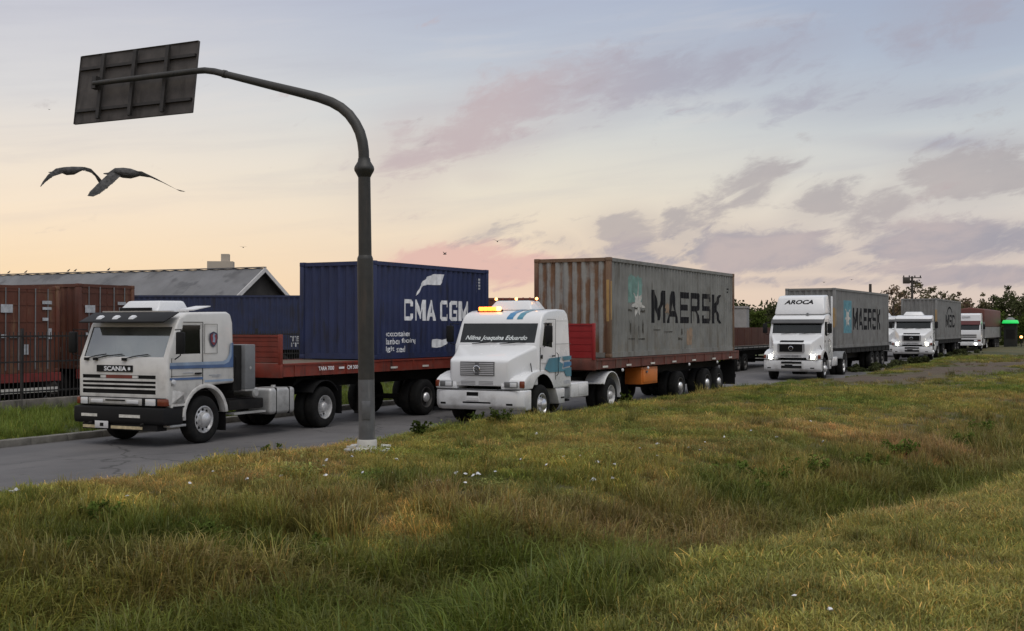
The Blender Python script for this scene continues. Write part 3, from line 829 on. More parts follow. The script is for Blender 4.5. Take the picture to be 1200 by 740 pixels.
# ------------------------------------------------------------------ containers
PER = 0.278
def corr(u, depth=0.036):
    t = (u % PER) / PER
    if t < .26: return 0.0
    if t < .5: return depth * (t - .26) / .24
    if t < .76: return depth
    return depth * (1 - (t - .76) / .24)
def breaks(a, b):
    out = [a]; k = math.floor(a / PER)
    while k * PER < b:
        for q in (0, .26, .5, .76):
            u = (k + q) * PER
            if a < u < b: out.append(u)
        k += 1
    return out + [b]
CW = 2.438
def container(label, loc, yaw, L, H, m_side, m_end, m_post=None, m_rail=None, m_near_post=None, doors_near=False, group='shipping containers'):
    """Origin: bottom corner at the front of the near side; X back along the length, Y across, Z up."""
    t = thing('shipping_container', label, 'container', loc, YAW(yaw), group)
    m_post = m_post or m_side; m_rail = m_rail or m_side
    for y, sg in ((0.03, 1), (CW - 0.03, -1)):
        b = MB(); us = breaks(0.15, L - 0.15)
        vs = [(u, y + sg * corr(u), z) for u in us for z in (0.15, H - 0.11)]
        b.add(vs, [(2 * i, 2 * i + 2, 2 * i + 3, 2 * i + 1) for i in range(len(us) - 1)])
        b.build('side_panel', m_side, t)
    b = MB(); us = breaks(0.14, CW - 0.14)
    vs = [(0.03 + corr(u, .045), u, z) for u in us for z in (0.15, H - 0.11)]
    b.add(vs, [(2 * i, 2 * i + 2, 2 * i + 3, 2 * i + 1) for i in range(len(us) - 1)])
    b.build('end_panel', m_end, t)
    b = MB(); b.box(0.05, L - .05, 0.05, CW - .05, H - 0.06, H - 0.03); b.build('roof_panel', m_side, t)
    b = MB(); b.box(0.05, L - .05, 0.05, CW - .05, 0.10, 0.145); b.build('floor', M_CHASSIS, t)
    for x in (0.0, L - .15):
        for y in (0.0, CW - .14):
            near_front = (x == 0.0 and y == 0.0)
            MB().box(x, x + .15, y, y + .14, .11, H - .11).build('corner_post', (m_near_post or m_post) if near_front else m_post, t, bevel=.012)
    for y in (0.012, CW - .09):
        MB().box(.17, L - .17, y, y + .078, 0.005, .15).build('bottom_rail', m_rail, t)
        MB().box(.17, L - .17, y, y + .07, H - .11, H - .008).build('top_rail', m_rail, t)
    for x in (0.012, L - .09):
        MB().box(x, x + .078, .17, CW - .17, 0.005, .15).build('bottom_rail', m_rail, t)
        MB().box(x, x + .078, .17, CW - .17, H - .11, H - .008).build('top_rail', m_post, t)
    for x in (-.004, L - .174):
        for y in (-.004, CW - .158):
            for z in (0, H - .115):
                c = MB().box(x, x + .178, y, y + .162, z, z + .118)
                c.build('corner_casting', m_post, t, bevel=.015)
    # cargo doors close the rear end
    for y0, y1 in ((.145, CW / 2 - .004), (CW / 2 + .004, CW - .145)):
        d = MB().box(L - .07, L - .03, y0, y1, .15, H - .11).build('door', m_end if not doors_near else m_side, t)
        for k in (.28, .72):
            yb = y0 + (y1 - y0) * k
            MB().tube([(L - .012, yb, .1), (L - .012, yb, H - .08)], .018, 8).build('locking_bar', M_GALV if doors_near else m_post, d)
        for z in (.5, 1.0, 1.5, 2.0, 2.4):
            MB().box(L - .03, L - .018, y0 + .03, y1 - .03, z, z + .07).build('door_rib', m_post, d)
        if doors_near:
            MB().box(L - .02, L + .01, y0 + .42, y0 + .78, 1.05, 1.10).build('door_handle', M_GALV, d)
    return t
def side_to3(x, y): return (x, 0.03 + corr(x) - 0.004, y)
def side_decal(t, name, m2, x0, z0, m, label=None):
    vs, fs = m2
    vs = [(x + x0, z + z0) for x, z in vs]
    xs = [v[0] for v in vs]
    return decal(name, (vs, fs), side_to3, m, t, breaks(min(xs), max(xs))[1:-1])
def rect(w, h): return ([(0, 0), (w, 0), (w, h), (0, h)], [(0, 1, 2, 3)])
def ragged(w, h, n, j, seed):
    r = random.Random(seed); pts = []
    for i in range(n): pts.append((w * i / n, r.uniform(0, j) * h))
    for i in range(n): pts.append((w - r.uniform(0, j) * w * .5, h * i / n))
    for i in range(n): pts.append((w - w * i / n, h - r.uniform(0, j) * h))
    for i in range(n): pts.append((r.uniform(0, j) * w * .5, h - h * i / n))
    return poly_mesh(pts)
def star(rx, rz, n=7, inner=.36, lens=None):
    pts = []
    for i in range(2 * n):
        a = math.pi / 2 + math.pi * i / n
        k = (lens[(i // 2) % len(lens)] if lens else 1.0) if i % 2 == 0 else inner
        pts.append((rx * k * math.cos(a) + rx, rz * k * math.sin(a) + rz))
    return poly_mesh(pts)

# the weathered grey one on the second truck
T2C = (2.82, 34.32); T2Y = 27.3
ct = container('weathered grey forty-foot container with rust-streaked end panel and faded star, bold black lettering', (*T2C, 1.575), T2Y, 12.19, 2.9,
               C_GREYSIDE, C_GREYEND, C_RUSTPOST, C_GREYSIDE, C_RUSTPOST, group='containers carried by the queued trucks')
side_decal(ct, 'lettering', block_text('MAERSK', 7.15, 1.04), 3.46, 1.02, M_BLETTER)
side_decal(ct, 'faded_logo_ground', ragged(1.35, .95, 9, .16, 3), 1.40, 1.55, C_TEALFADE)
o_ = side_decal(ct, 'star_emblem', star(.62, .62, 7, .34, [1.1, .8, .95, 1.0, .7, 1.05, .85]), 1.66, 1.00, C_STAR); o_.location.y = -0.004
for i, (x, z, w, h) in enumerate([(1.45, 1.34, .40, .10), (2.45, 1.32, .42, .11), (1.95, 1.42, .30, .08), (1.62, .62, .08, .5), (2.0, .60, .07, .42), (2.35, .58, .09, .5), (2.70, .66, .06, .5),
                                  (1.5, .50, .55, .07), (2.3, .50, .6, .05), (3.55, .78, .7, .04), (4.6, .72, .9, .035), (5.9, .45, .5, .1), (6.3, .6, .08, .25)]):
    d_ = side_decal(ct, 'scrape_mark', ragged(w, h, 6, .45, 20 + i), x, z, C_SOOT); d_.location.y = -0.007
side_decal(ct, 'repair_patch', ragged(.62, .72, 7, .2, 5), 6.85, .17, C_PATCH)
d_ = side_decal(ct, 'repair_patch', ragged(.36, .42, 7, .3, 6), 4.68, 1.28, C_PATCH); d_.location.y = -0.006
for k in range(5): side_decal(ct, 'code_mark', rect(.10, .05), 11.2 + (k % 3) * .16, 2.28 - (k // 3) * .12, M_BLETTER)

def faded_sticker(c, z0, z1, m):
    MB().box(-.004, -.001, .03, .115, z0, z1).build('faded_sticker', m, c); MB().box(.03, .125, -.004, -.001, z0 + .05, z1 - .04).build('faded_sticker', m, c)
faded_sticker(ct, 1.05, 2.25, C_OCHRE)
# navy one on the first truck
T1C = (-3.60, 31.12); T1Y = 28.5
cn = container('navy blue twenty-foot container with white lettering and two white swooshes on its side', (*T1C, 1.61), T1Y, 6.058, 2.591,
               C_NAVY, C_NAVY, group='containers carried by the queued trucks')
side_decal(cn, 'lettering', block_text('CMA', 1.60, .58, .23), 1.48, 1.03, M_WLETTER)
side_decal(cn, 'lettering', block_text('CGM', 1.60, .58, .23), 3.32, 1.03, M_WLETTER)
def swoosh_up():
    up = [(.02, -.03), (.08, .08), (.20, .24), (.38, .40), (.62, .53), (.95, .61), (1.5, .62), (1.42, .46), (1.25, .31), (.95, .30), (.62, .30), (.40, .27), (.22, .15), (.10, .01)]
    return poly_mesh(up)
def swoosh_dn():
    return poly_mesh([(0, .10), (.05, .02), (.3, 0), (.62, .04), (.85, .12), (1.02, .26), (1.25, .46), (1.0, .34), (.85, .27), (.6, .22), (.3, .26), (.08, .24)])
side_decal(cn, 'swoosh', swoosh_up(), 2.07, 1.74, M_WLETTER)
side_decal(cn, 'swoosh', swoosh_dn(), 2.86, .26, M_WLETTER)
for x_, w_, k, tx in ((.60, 1.18, 0, 'ecocontainer'), (.60, .70, 1, 'bamboo'), (1.36, .70, 1, 'flooring'), (.60, .44, 2, 'light'), (1.10, .46, 2, 'steel')):
    side_decal(cn, 'small_lettering', text_mesh(tx, w_, .17 if k else .14, .012), x_, .60 - .215 * k, M_WLETTER)
for k in range(9): side_decal(cn, 'code_mark', rect(.07, .06), 5.35 + .16 * (k % 2), 2.25 - .09 * (k // 2), M_GLETTER)

# third and fourth trucks
c3 = container('clean grey container with teal star square and black lettering behind the high-roofed truck', (15.48, 57.18, 1.45), 29.0, 12.19, 2.9,
               C_GREY, C_GREY, C_GREY, C_GREY, C_GREY, group='containers carried by the queued trucks')
side_decal(c3, 'lettering', block_text('MAERSK', 6.6, 1.12), 3.65, .88, M_BLETTER)
side_decal(c3, 'logo_square', rect(1.55, 1.62), 1.85, .72, C_SKYLOGO)
d_ = side_decal(c3, 'star_emblem', star(.66, .66), 1.97, .88, C_STAR); d_.location.y = -.005
c4 = container('plain grey container with small dark lettering on the fourth truck in the queue', (29.78, 83.7, 1.60), 28.0, 12.19, 2.9,
               C_GREY, C_GREY, C_GREY, C_GREY, C_GREY, group='containers carried by the queued trucks')
side_decal(c4, 'lettering', block_text('MSC', 4.6, .95), 4.3, .85, M_BLETTER)
def arc(r0, r1, a0, a1, n=10):
    return poly_mesh([(r1 * math.cos(R(a0 + (a1 - a0) * i / n)), .55 * r1 * math.sin(R(a0 + (a1 - a0) * i / n))) for i in range(n + 1)] +
                     [(r0 * math.cos(R(a1 + (a0 - a1) * i / n)), .55 * r0 * math.sin(R(a1 + (a0 - a1) * i / n))) for i in range(n + 1)])
side_decal(c4, 'arc_emblem', arc(1.3, 1.55, 30, 160), 6.3, 1.55, M_BLETTER)

faded_sticker(c3, 1.0, 1.95, C_OCHRE); faded_sticker(c4, 1.2, 2.1, C_OCHRE)

# ------------------------------------------------------------------ wheels
def tyre_mesh():
    p = [(.285, .04), (.30, .0), (.36, -.012), (.44, -.008), (.475, .012), (.497, .04), (.503, .09), (.503, .19), (.497, .24), (.475, .268), (.44, .288), (.36, .292), (.30, .28), (.285, .24), (.285, .04)]
    me = MB().lathe(p, 0, 0, 0, 'y', 40).mesh('tyre', smooth=40); return me
def rim_mesh(style):
    if style == 'front':
        p = [(.292, .03), (.288, .004), (.272, .0), (.262, .02), (.240, .045), (.190, .050), (.165, .035), (.150, .0), (.142, -.055), (.120, -.075), (.085, -.085), (.06, -.10), (.001, -.104)]
    else:
        p = [(.292, .03), (.288, -.004), (.272, -.002), (.262, .03), (.250, .11), (.235, .135), (.165, .125), (.130, .11), (.120, .03), (.105, .0), (.07, -.012), (.001, -.015)]
    return MB().lathe(p, 0, 0, 0, 'y', 36).mesh('rim', smooth=30)
def holes_mesh(style):
    b = MB(); n = 10
    for k in range(n):
        a = 2 * math.pi * (k + .5) / n; r = .205; yy = .046 if style == 'front' else .127
        ca, sa = math.cos(a), math.sin(a)
        ring = [(r * ca + .036 * math.cos(q) * ca - .034 * math.sin(q) * sa, yy - .002, r * sa + .036 * math.cos(q) * sa + .034 * math.sin(q) * ca) for q in [2 * math.pi * j / 8 for j in range(8)]]
        b.add(ring, [tuple(range(8))])
    return b.mesh('vent_holes')
def nuts_mesh(style):
    b = MB()
    for k in range(10):
        a = 2 * math.pi * k / 10; r = .158 if style == 'front' else .145; yy = .02 if style == 'front' else .10
        b.lathe([(.013, 0), (.013, -.03), (.001, -.03)], r * math.cos(a), yy, r * math.sin(a), 'y', 6)
    return b.mesh('wheel_nuts')
WM = {'tyre': tyre_mesh(), 'front': rim_mesh('front'), 'rear': rim_mesh('rear'), 'hf': holes_mesh('front'), 'hr': holes_mesh('rear'), 'nf': nuts_mesh('front'), 'nr': nuts_mesh('rear')}
WM['tyre'].materials.append(M_TYRE)
for k in ('hf', 'hr'): WM[k].materials.append(M_BLACK)
RIMS = {}
def wheel(parent, x, y, style='rear', far=False, inner=False, m_rim=None, m_hub=None, z=.503, steer=0.0, detail=True):
    w = link('wheel', WM['tyre'], None, parent)
    w.location = (x, y, z); w.rotation_euler = (0, 0, math.pi if far else steer)
    if inner: return w
    m_rim = m_rim or M_RIM
    key = (style, m_rim.name)
    if key not in RIMS:
        me = WM[style].copy(); me.materials.append(m_rim); RIMS[key] = me
        me2 = WM['nf' if style == 'front' else 'nr'].copy(); me2.materials.append(m_hub or m_rim); RIMS[key + ('n',)] = me2
    link('rim', RIMS[key], None, w)
    if detail and not far:
        link('vent_holes', WM['hf' if style == 'front' else 'hr'], None, w)
        link('wheel_nuts', RIMS[key + ('n',)], None, w)
    return w
HUB = []
def axle(t, x, y0, y1, style='rear', dual=True, m_rim=None, z=.503, detail=True, steer=0.0, hub=False):
    w_ = wheel(t, x, y0, style, False, m_rim=m_rim, z=z, detail=detail, steer=steer)
    if hub:
        if not HUB:
            me = MB().lathe([(.135, .03), (.13, -.01), (.10, -.035), (.06, -.045), (.001, -.047)], 0, 0, 0, 'y', 20).mesh('hub_cap', smooth=50); me.materials.append(M_HUB); HUB.append(me)
        link('hub_cap', HUB[0], None, w_)
    wheel(t, x, y1, style, True, m_rim=m_rim, z=z, steer=math.pi + steer if False else 0)
    if dual:
        wheel(t, x, y0 + .33, style, inner=True, z=z); wheel(t, x, y1 - .33, style, True, inner=True, z=z)
    MB().tube([(x, y0 + .25, z), (x, y1 - .25, z)], .075, 10).build('axle', M_CHASSIS, t)

# ------------------------------------------------------------------ trailers
def trailer(label, loc, yaw, x0, x1, dz0, dz1, m_rail, axles, head=None, m_head=None, toolbox=None, tape=None, gooseneck=None, group='flatbed trailers', legs=None, detail=True, boards=None, stakes=True):
    t = thing('flatbed_trailer', label, 'trailer', loc, YAW(yaw), group)
    Wd = 2.44
    MB().box(x0 + .1, x1 - .1, .12, Wd - .12, dz1 - .07, dz1 - .02).build('deck', M_WOOD, t)
    for y0 in (0, Wd - .115):
        b = MB()
        b.box(x0 + .1, x1 - .1, y0, y0 + .115, dz0 + .02, dz1 - .006)
        b.box(x0 + .1, x1 - .1, y0 - (.02 if y0 == 0 else -.03), y0 + (.02 if y0 else .10), dz1 - .05, dz1 - .015)
        b.build('side_rail', m_rail, t)
    MB().box(x0, x0 + .098, 0, Wd, dz0, dz1 + .002).build('front_beam', m_rail, t, bevel=.01)
    MB().box(x1 - .098, x1, 0, Wd, dz0 - .02, dz1 + .002).build('rear_beam', m_rail, t, bevel=.01)
    for y in (.72, Wd - .86):
        b = MB(); gx = gooseneck or (x0 + 2.6)
        b.prism([(x0 + .1, dz1 - .075), (x0 + .1, dz1 - .38), (gx, dz1 - .42), (gx + .5, dz0 - .32), (x1 - .3, dz0 - .30), (x1 - .3, dz1 - .075)], y, y + .14)
        b.build('main_beam', M_CHASSIS, t)
    if stakes:
        b = MB(); k = x0 + .5
        while k < x1 - .3:
            b.box(k, k + .05, -.022, -.002, dz0 + .03, dz1 - .055); k += 1.02
        b.build('stake_pocket', m_rail, t)
    b = MB(); k = x0 + .6
    while k < x1 - .3:
        b.box(k, k + .07, .13, Wd - .13, dz0 - .02, dz1 - .08); k += .8
    b.build('cross_member', M_CHASSIS, t)
    for x in axles:
        axle(t, x, .03, Wd - .03, m_rim=M_RIMDARK, detail=detail, hub=detail)
    if head:
        hx, hh_ = head; m_head = m_head or m_rail
        b = MB(); b.box(hx, hx + .05, .02, Wd - .02, dz1 + .01, dz1 + hh_)
        hb = b.build('headboard', m_head, t)
        b = MB(); n = 5
        for i in range(n):
            z = dz1 + .02 + i * (hh_ - .04) / n
            b.box(hx - .012, hx - .002, .09, Wd - .09, z + .008, z + (hh_ - .04) / n - .008)
        b.build('plank', m_head, hb)
        for y in (0.0, Wd - .09):
            MB().box(hx - .035, hx + .06, y, y + .08, dz1 - .03, dz1 + hh_ + .02).build('post', m_head, hb, bevel=.01)
            MB().box(hx + .06, hx + 1.0, y + .01, y + .05, dz1 + .015, dz1 + hh_ - .03).build('side_wing', m_head, hb) if boards else None
        MB().box(hx - .03, hx + .055, .09, Wd - .1, dz1 + hh_ - .04, dz1 + hh_ + .01).build('top_rail', m_head, hb)
    if toolbox:
        a, b_, m = toolbox
        q = MB().box(a, b_, .10, .66, dz0 - .56, dz0 - .025).build('toolbox', m, t, bevel=.02)
        MB().box(a + .08, b_ - .08, .075, .099, dz0 - .50, dz0 - .09).build('lid', m, q, bevel=.01)
        for zz in (.14, ): MB().box(a + .3, a + .42, .05, .074, dz0 - zz - .06, dz0 - zz).build('latch', M_GALV, q)
    for x in (legs or []):
        for y in (.35, Wd - .48):
            MB().box(x, x + .12, y, y + .12, .28, dz0 - .05).box(x - .05, x + .17, y - .05, y + .17, .22, .27).build('landing_leg', M_CHASSIS, t)
    for xx in (tape or []):
        MB().box(xx, xx + .38, -.028, -.023, dz0 + .06, dz0 + .115).build('reflector', M_REFL, t)
    b = MB().box(x1 - .15, x1 - .08, .1, Wd - .1, .55, .68); b.box(x1 - .14, x1 - .09, .6, .7, .68, dz0 - .03); b.box(x1 - .14, x1 - .09, Wd - .7, Wd - .6, .68, dz0 - .03)
    b.build('underrun_bar', M_CHASSIS, t)
    for y in (.02, Wd - .60):
        MB().box(x1 - .45, x1 - .435, y, y + .58, .30, dz0 - .05).build('mudflap', M_BLACK, t)
    for y in (.05, Wd - .30):
        MB().box(x1 + .001, x1 + .035, y, y + .25, dz0 + .08, dz0 + .2).build('tail_lamp', M_REDLENS, t)
    return t

GT = 'flatbed trailers coupled to the queued trucks'
tr1 = trailer('red flatbed trailer with corrugated headboard behind the blue-striped truck, under the navy container', (*T1C, 0), T1Y, -3.75, 8.2, 1.27, 1.605, M_RED,
              [2.6, 4.85, 6.1], (-3.72, .66), M_RED, None, None, group=GT, legs=[-.1])
decal('lettering', join2((text_mesh('TARA 7000', .62, .10, .02), 0, 0), (rect(.22, .05), .82, .02), (text_mesh('CM 30000', .60, .10, .02), 1.16, 0), (rect(.2, .05), 1.92, .02)),
      lambda u, v: (u - 2.35, -.0245, v + 1.40), M_WLETTER, tr1)
for x in (.75, 2.3, 3.8, 5.3, 6.7): MB().box(x, x + .32, -.028, -.0235, 1.36, 1.41).build('reflector', M_REFL, tr1)
tr2 = trailer('worn red-brown flatbed trailer with bright red headboard and orange toolbox', (*T2C, 0), T2Y, -1.12, 12.75, 1.25, 1.57, M_RUSTRED,
              [6.15, 9.0, 10.35], (-1.10, .98), M_BRIGHTRED, (2.75, 4.15, M_ORANGE), [-.6, 1.2, 3.2, 5.2, 7.2, 9.4, 11.4], group=GT, legs=[1.2])
for x in (0.9, 3.0, 6.9, 10.0):
    MB().lathe([(.05, 0), (.05, -.03), (.03, -.045), (.001, -.05)], x, -.002, 1.2, 'y', 12).build('marker_lamp', M_LENS, tr2)
tr3 = trailer('dark container trailer under the clean grey container with the teal square', (15.48, 57.18, .22), 29.0, -.4, 12.4, .95, 1.225, M_CHASSIS, [8.1, 9.4, 10.7], None, group=GT, legs=[1.6], detail=False)
tr4 = trailer('dark container trailer under the plain grey container', (29.78, 83.7, .35), 28.0, -.4, 12.4, .95, 1.245, M_CHASSIS, [3.2, 9.3, 10.6], None, group=GT, legs=[2.0], detail=False)
# ------------------------------------------------------------------ trucks (X back from the front bumper, Y across from the near side, Z up)
WT = 2.45
def fy(f): return WT * (1 - f)             # fraction across the front as one faces it, from its far side
def chassis(t, x_end, xf, xd, m_rim_f=M_RIM, m_rim_r=M_RIM, detail=True, steer=0.0):
    for y in (.78, 1.53):
        MB().box(.35, x_end, y, y + .14, .80, 1.03).build('chassis_rail', M_CHASSIS, t)
    b = MB()
    for x in (2.4, 3.6, x_end - .3): b.box(x, x + .09, .92, 1.53, .83, 1.0)
    b.build('cross_member', M_CHASSIS, t)
    axle(t, xf, .03, WT - .03, 'front', dual=False, m_rim=m_rim_f, detail=detail)
    axle(t, xd, .03, WT - .03, 'rear', m_rim=m_rim_r, detail=detail)
    MB().prism([(xd - .55, 1.04), (xd + .55, 1.04), (xd + .40, 1.20), (xd - .35, 1.20)], .62, 1.83).build('fifth_wheel', M_CHASSIS, t)
    for y in (.03, WT - .63):
        MB().box(xd + .70, xd + .715, y, y + .60, .30, 1.0).build('mudflap', M_BLACK, t)
    MB().box(2.25, 3.3, .95, 1.5, .55, .79).lathe([(.001, 0), (.16, 0), (.16, .7), (.001, .7)], 2.6, 1.6, .75, 'y', 14).build('gearbox', M_CHASSIS, t, bevel=.02)
def tank(t, x0, x1, y0, y1, z0, z1, m, straps=True, far=False):
    r = .09
    ring = lambda x: [(x, y0 + r + (r * math.cos(a) if True else 0), 0) for a in ()]
    b = MB(); b.box(x0, x1, y0, y1, z0, z1)
    k = b.build('fuel_tank', m, t, bevel=.085, seg=4)
    if straps:
        for xx in (x0 + .2 * (x1 - x0), x0 + .72 * (x1 - x0)):
            MB().box(xx, xx + .05, y0 - .006, y1 + .006, z0 - .006, z1 + .006).build('strap', M_CHASSIS, k, bevel=.085, seg=4)
        MB().lathe([(.055, 0), (.055, .05), (.001, .05)], (x0 + x1) / 2, (y0 + y1) / 2 - .05, z1 - .002, 'z', 14).build('filler_cap', M_ALU, k)
    return k
def arc_band(cx, cz, r0, r1, a0, a1, y0, y1, n=14):
    pts = [(cx + r1 * math.cos(R(a0 + (a1 - a0) * i / n)), cz + r1 * math.sin(R(a0 + (a1 - a0) * i / n))) for i in range(n + 1)]
    pts += [(cx + r0 * math.cos(R(a1 + (a0 - a1) * i / n)), cz + r0 * math.sin(R(a1 + (a0 - a1) * i / n))) for i in range(n + 1)]
    b = MB(); m = len(pts); h = n + 1
    vs = [(x, y0, z) for x, z in pts] + [(x, y1, z) for x, z in pts]
    fs = []
    for i in range(n):
        fs += [(i, i + 1, 2 * h - 2 - i, 2 * h - 1 - i)]
        fs += [(m + i + 1, m + i, m + 2 * h - 1 - i, m + 2 * h - 2 - i)]
    for i in range(m):
        k = (i + 1) % m
        fs.append((i, i + m, k + m, k))
    b.add(vs, fs); return b
def mirror(t, x, z0, z1, y_near=True, m=M_BLACK, out=.26):
    s = -1 if y_near else 1; yb = 0 if y_near else WT
    a = MB(); a.tube([(x + .12, yb, z1 - .02), (x, yb + s * out, z1 - .01), (x - .02, yb + s * out, z0 + .02), (x + .12, yb, z0 - .06)], .014, 6)
    q = a.build('mirror_arm', M_BLACK, t)
    b = MB().box(x - .06, x + .03, yb + s * (out + .10) if s < 0 else yb + out - .10, yb + s * (out - .10) if s < 0 else yb + out + .10, z0 + .05, z1 - .06)
    b.build('mirror', m, q, bevel=.03)
def slant_panel(t, name, p0, p1, y0, y1, m, th=.012, off=0.0, bevel=0):
    """Flat plate standing on the slope from (x, z) p0 up to p1."""
    d = Vector((p1[0] - p0[0], p1[1] - p0[1])).normalized(); nx, nz = -d.y, d.x      # outward = towards -x, up
    q = [(p0[0] + nx * off, p0[1] + nz * off), (p1[0] + nx * off, p1[1] + nz * off), (p1[0] + nx * (off + th), p1[1] + nz * (off + th)), (p0[0] + nx * (off + th), p0[1] + nz * (off + th))]
    return MB().prism(q, y0, y1).build(name, m, t, bevel=bevel)
def interior(t, x0, z0, cy=(.62, 1.83), back=None):
    for y in cy:
        b = MB(); b.box(x0, x0 + .5, y - .25, y + .25, z0, z0 + .16); b.prism([(x0 + .42, z0 + .1), (x0 + .55, z0 + .1), (x0 + .66, z0 + .80), (x0 + .56, z0 + .80)], y - .24, y + .24)
        b.build('seat', M_DARK, t, bevel=.03)
def roundrect(y0, y1, z0, z1, r, n=4):
    pts = []
    for cy_, cz_, a0 in ((y1 - r, z0 + .02, -90), (y1 - r, z1 - r, 0), (y0 + r, z1 - r, 90), (y0 + r, z0 + .02, 180)):
        rr = r if a0 in (0, 90) else .02
        cy2 = cy_ if a0 in (0, 90) else (y1 - .02 if a0 == -90 else y0 + .02)
        for i in range(n + 1):
            a = R(a0 + 90 * i / n); pts.append((cy2 + rr * math.cos(a), cz_ + rr * math.sin(a)))
    return pts
def seam(t, pts, y=-.003, w=.008, m=M_BLACK):
    b = MB()
    for (xa, za), (xb, zb) in zip(pts[:-1], pts[1:]):
        d = Vector((xb - xa, zb - za)).normalized() * w; n = Vector((-d.y, d.x))
        b.prism([(xa - n.x, za - n.y), (xb - n.x, zb - n.y), (xb + n.x, zb + n.y), (xa + n.x, za + n.y)], y, y + .006)
    return b.build('panel_gap', m, t)

# ---- flat-fronted cab-over truck
def cabover(label, loc, yaw, high=False, glassm=None, group='lorries queued along the road', full=True, body=M_CREAM):
    t = thing('semi_truck', label, 'truck', loc, YAW(yaw), group)
    top = 2.80 + (.55 if high else 0)
    k = .55 if high else 0
    prof = [(.03, .82), (.0, 1.05), (.0, 1.78), (.30, 2.50), (.40, 2.66 + k), (.62, 2.76 + k), (1.9, 2.79 + k), (2.02, 2.74 + k), (2.08, 2.55 + k * .8), (2.10, 1.24), (.9, 1.20), (.62, .82)]
    mb = MB().prism(prof, 0, WT)
    mb.v = [(x, WT / 2 + (y - WT / 2) * (1 - .035 * max(0, z - 2.0) / .8), z) for x, y, z in mb.v]
    cav = MB().prism([(.07, 1.26), (.07, 1.80), (.36, 2.50), (.46, 2.62), (1.95, 2.66), (2.0, 1.30)], .07, WT - .07)
    win = MB().prism([(.24, 1.90), (1.00, 1.90), (1.00, 2.49), (.485, 2.49)], -.2, WT + .2)
    ws = MB().box(-.3, .42, .13, WT - .13, 1.84, 2.46)
    arch = MB(); arch.lathe([(.001, -.1), (.645, -.1), (.645, WT + .1), (.001, WT + .1)], 1.15, 0, .53, 'y', 36)
    cuts = [(cav, 1), (win, 2), (ws, 2), (arch, 2)]
    if not high:
        for f0, f1, z0, z1 in ((.05, .30, 1.39, 1.465), (.635, .87, 1.39, 1.465), (.05, .87, 1.29, 1.34), (.05, .87, 1.20, 1.255), (.05, .87, 1.075, 1.165), (.30, .635, 1.39, 1.465)):
            cuts.append((MB().box(-.05, .05, fy(f1), fy(f0), z0, z1), 2))
    me = bool_cut(mb, cuts, 'cab', [body, M_TRIM, M_BLACK], bevel=.055, seg=3)
    cab = link('cab', me, None, t)
    gm = glassm or G_WIND
    sl = lambda z: .4167 * (z - 1.78)
    slant_panel(t, 'windshield', (sl(1.83) + .03, 1.83), (sl(2.47) + .03, 2.47), .11, WT - .11, gm)
    for y in (.028, WT - .036):
        MB().prism([(.23, 1.89), (1.01, 1.89), (1.01, 2.50), (.48, 2.50)], y, y + .008).build('side_window', G_SIDE, t)
    interior(t, .75, 1.36)
    MB().prism([(.10, 1.40), (.10, 1.76), (.30, 1.86), (.48, 1.80), (.52, 1.40)], .1, WT - .1).build('dashboard', M_DARK, t, bevel=.03)
    MB().lathe([(.20, 0), (.222, .012), (.20, .024)], .60, 1.72, 1.90, 'x', 20).build('steering_wheel', M_BLACK, t)
    # bumper
    b = MB().prism([(-.10, .46), (-.13, .52), (-.13, .80), (.02, .815), (.46, .815), (.46, .46)], -.01, WT + .01)
    bp = b.build('bumper', M_BLACK if not high else body, t, bevel=.03)
    if not high:
        for f0, f1 in ((.09, .27), (.52, .75)): MB().box(-.138, -.131, fy(f1), fy(f0), .595, .655).build('reflector', M_REFL, bp)
        MB().box(-.08, .2, .2, WT - .2, .33, .455).build('lower_bar', M_BLACK, bp)
        for f0, f1 in ((.09, .255), (.41, .76)): MB().box(-.092, -.081, fy(f1), fy(f0), .355, .415).build('reflector', M_YTAPE, bp)
        lp = MB().box(-.15, -.137, fy(.40), fy(.25), .36, .51).build('licence_plate', M_PLATE, bp, bevel=.01)
        MB().box(-.154, -.1505, fy(.35), fy(.31), .40, .47).build('plate_mark', M_BLACK, lp)
        for f in (.2, .78): MB().tube([(-.12, fy(f), .47), (-.20, fy(f), .45)], .03, 8).build('tow_pin', M_CHASSIS, bp)
    # lamp row
    hl = MB().box(-.03, .04, fy(.985), fy(.02), .825, 1.005).build('lamp_panel', M_BLACK, t, bevel=.015)
    if not high:
        MB().box(-.045, -.031, fy(.735), fy(.135), .845, .985).build('centre_panel', M_ALU, hl, bevel=.006)
        for f0, f1, m in ((.165, .30, M_LENS), (.57, .70, M_LENS)):
            q = MB().box(-.056, -.046, fy(f1), fy(f0), .88, .955).build('fog_lamp', m, hl, bevel=.006)
        MB().box(-.053, -.046, fy(.55), fy(.33), .925, .955).build('badge_bar', M_BLACK, hl)
        MB().box(-.053, -.046, fy(.70), fy(.15), .855, .866).build('badge_bar', M_BLACK, hl)
    for f0, f1 in ((.045, .125), (.775, .885)):
        MB().box(-.055, -.031, fy(f1), fy(f0), .845, .985).build('headlight', M_LENS, hl, bevel=.02)
    for f0, f1 in ((.0, .035), (.905, .995)):
        MB().box(-.045, .12, fy(f1) - .005, fy(f0) + .005, .845, .99).build('indicator', M_AMBER, hl, bevel=.015)
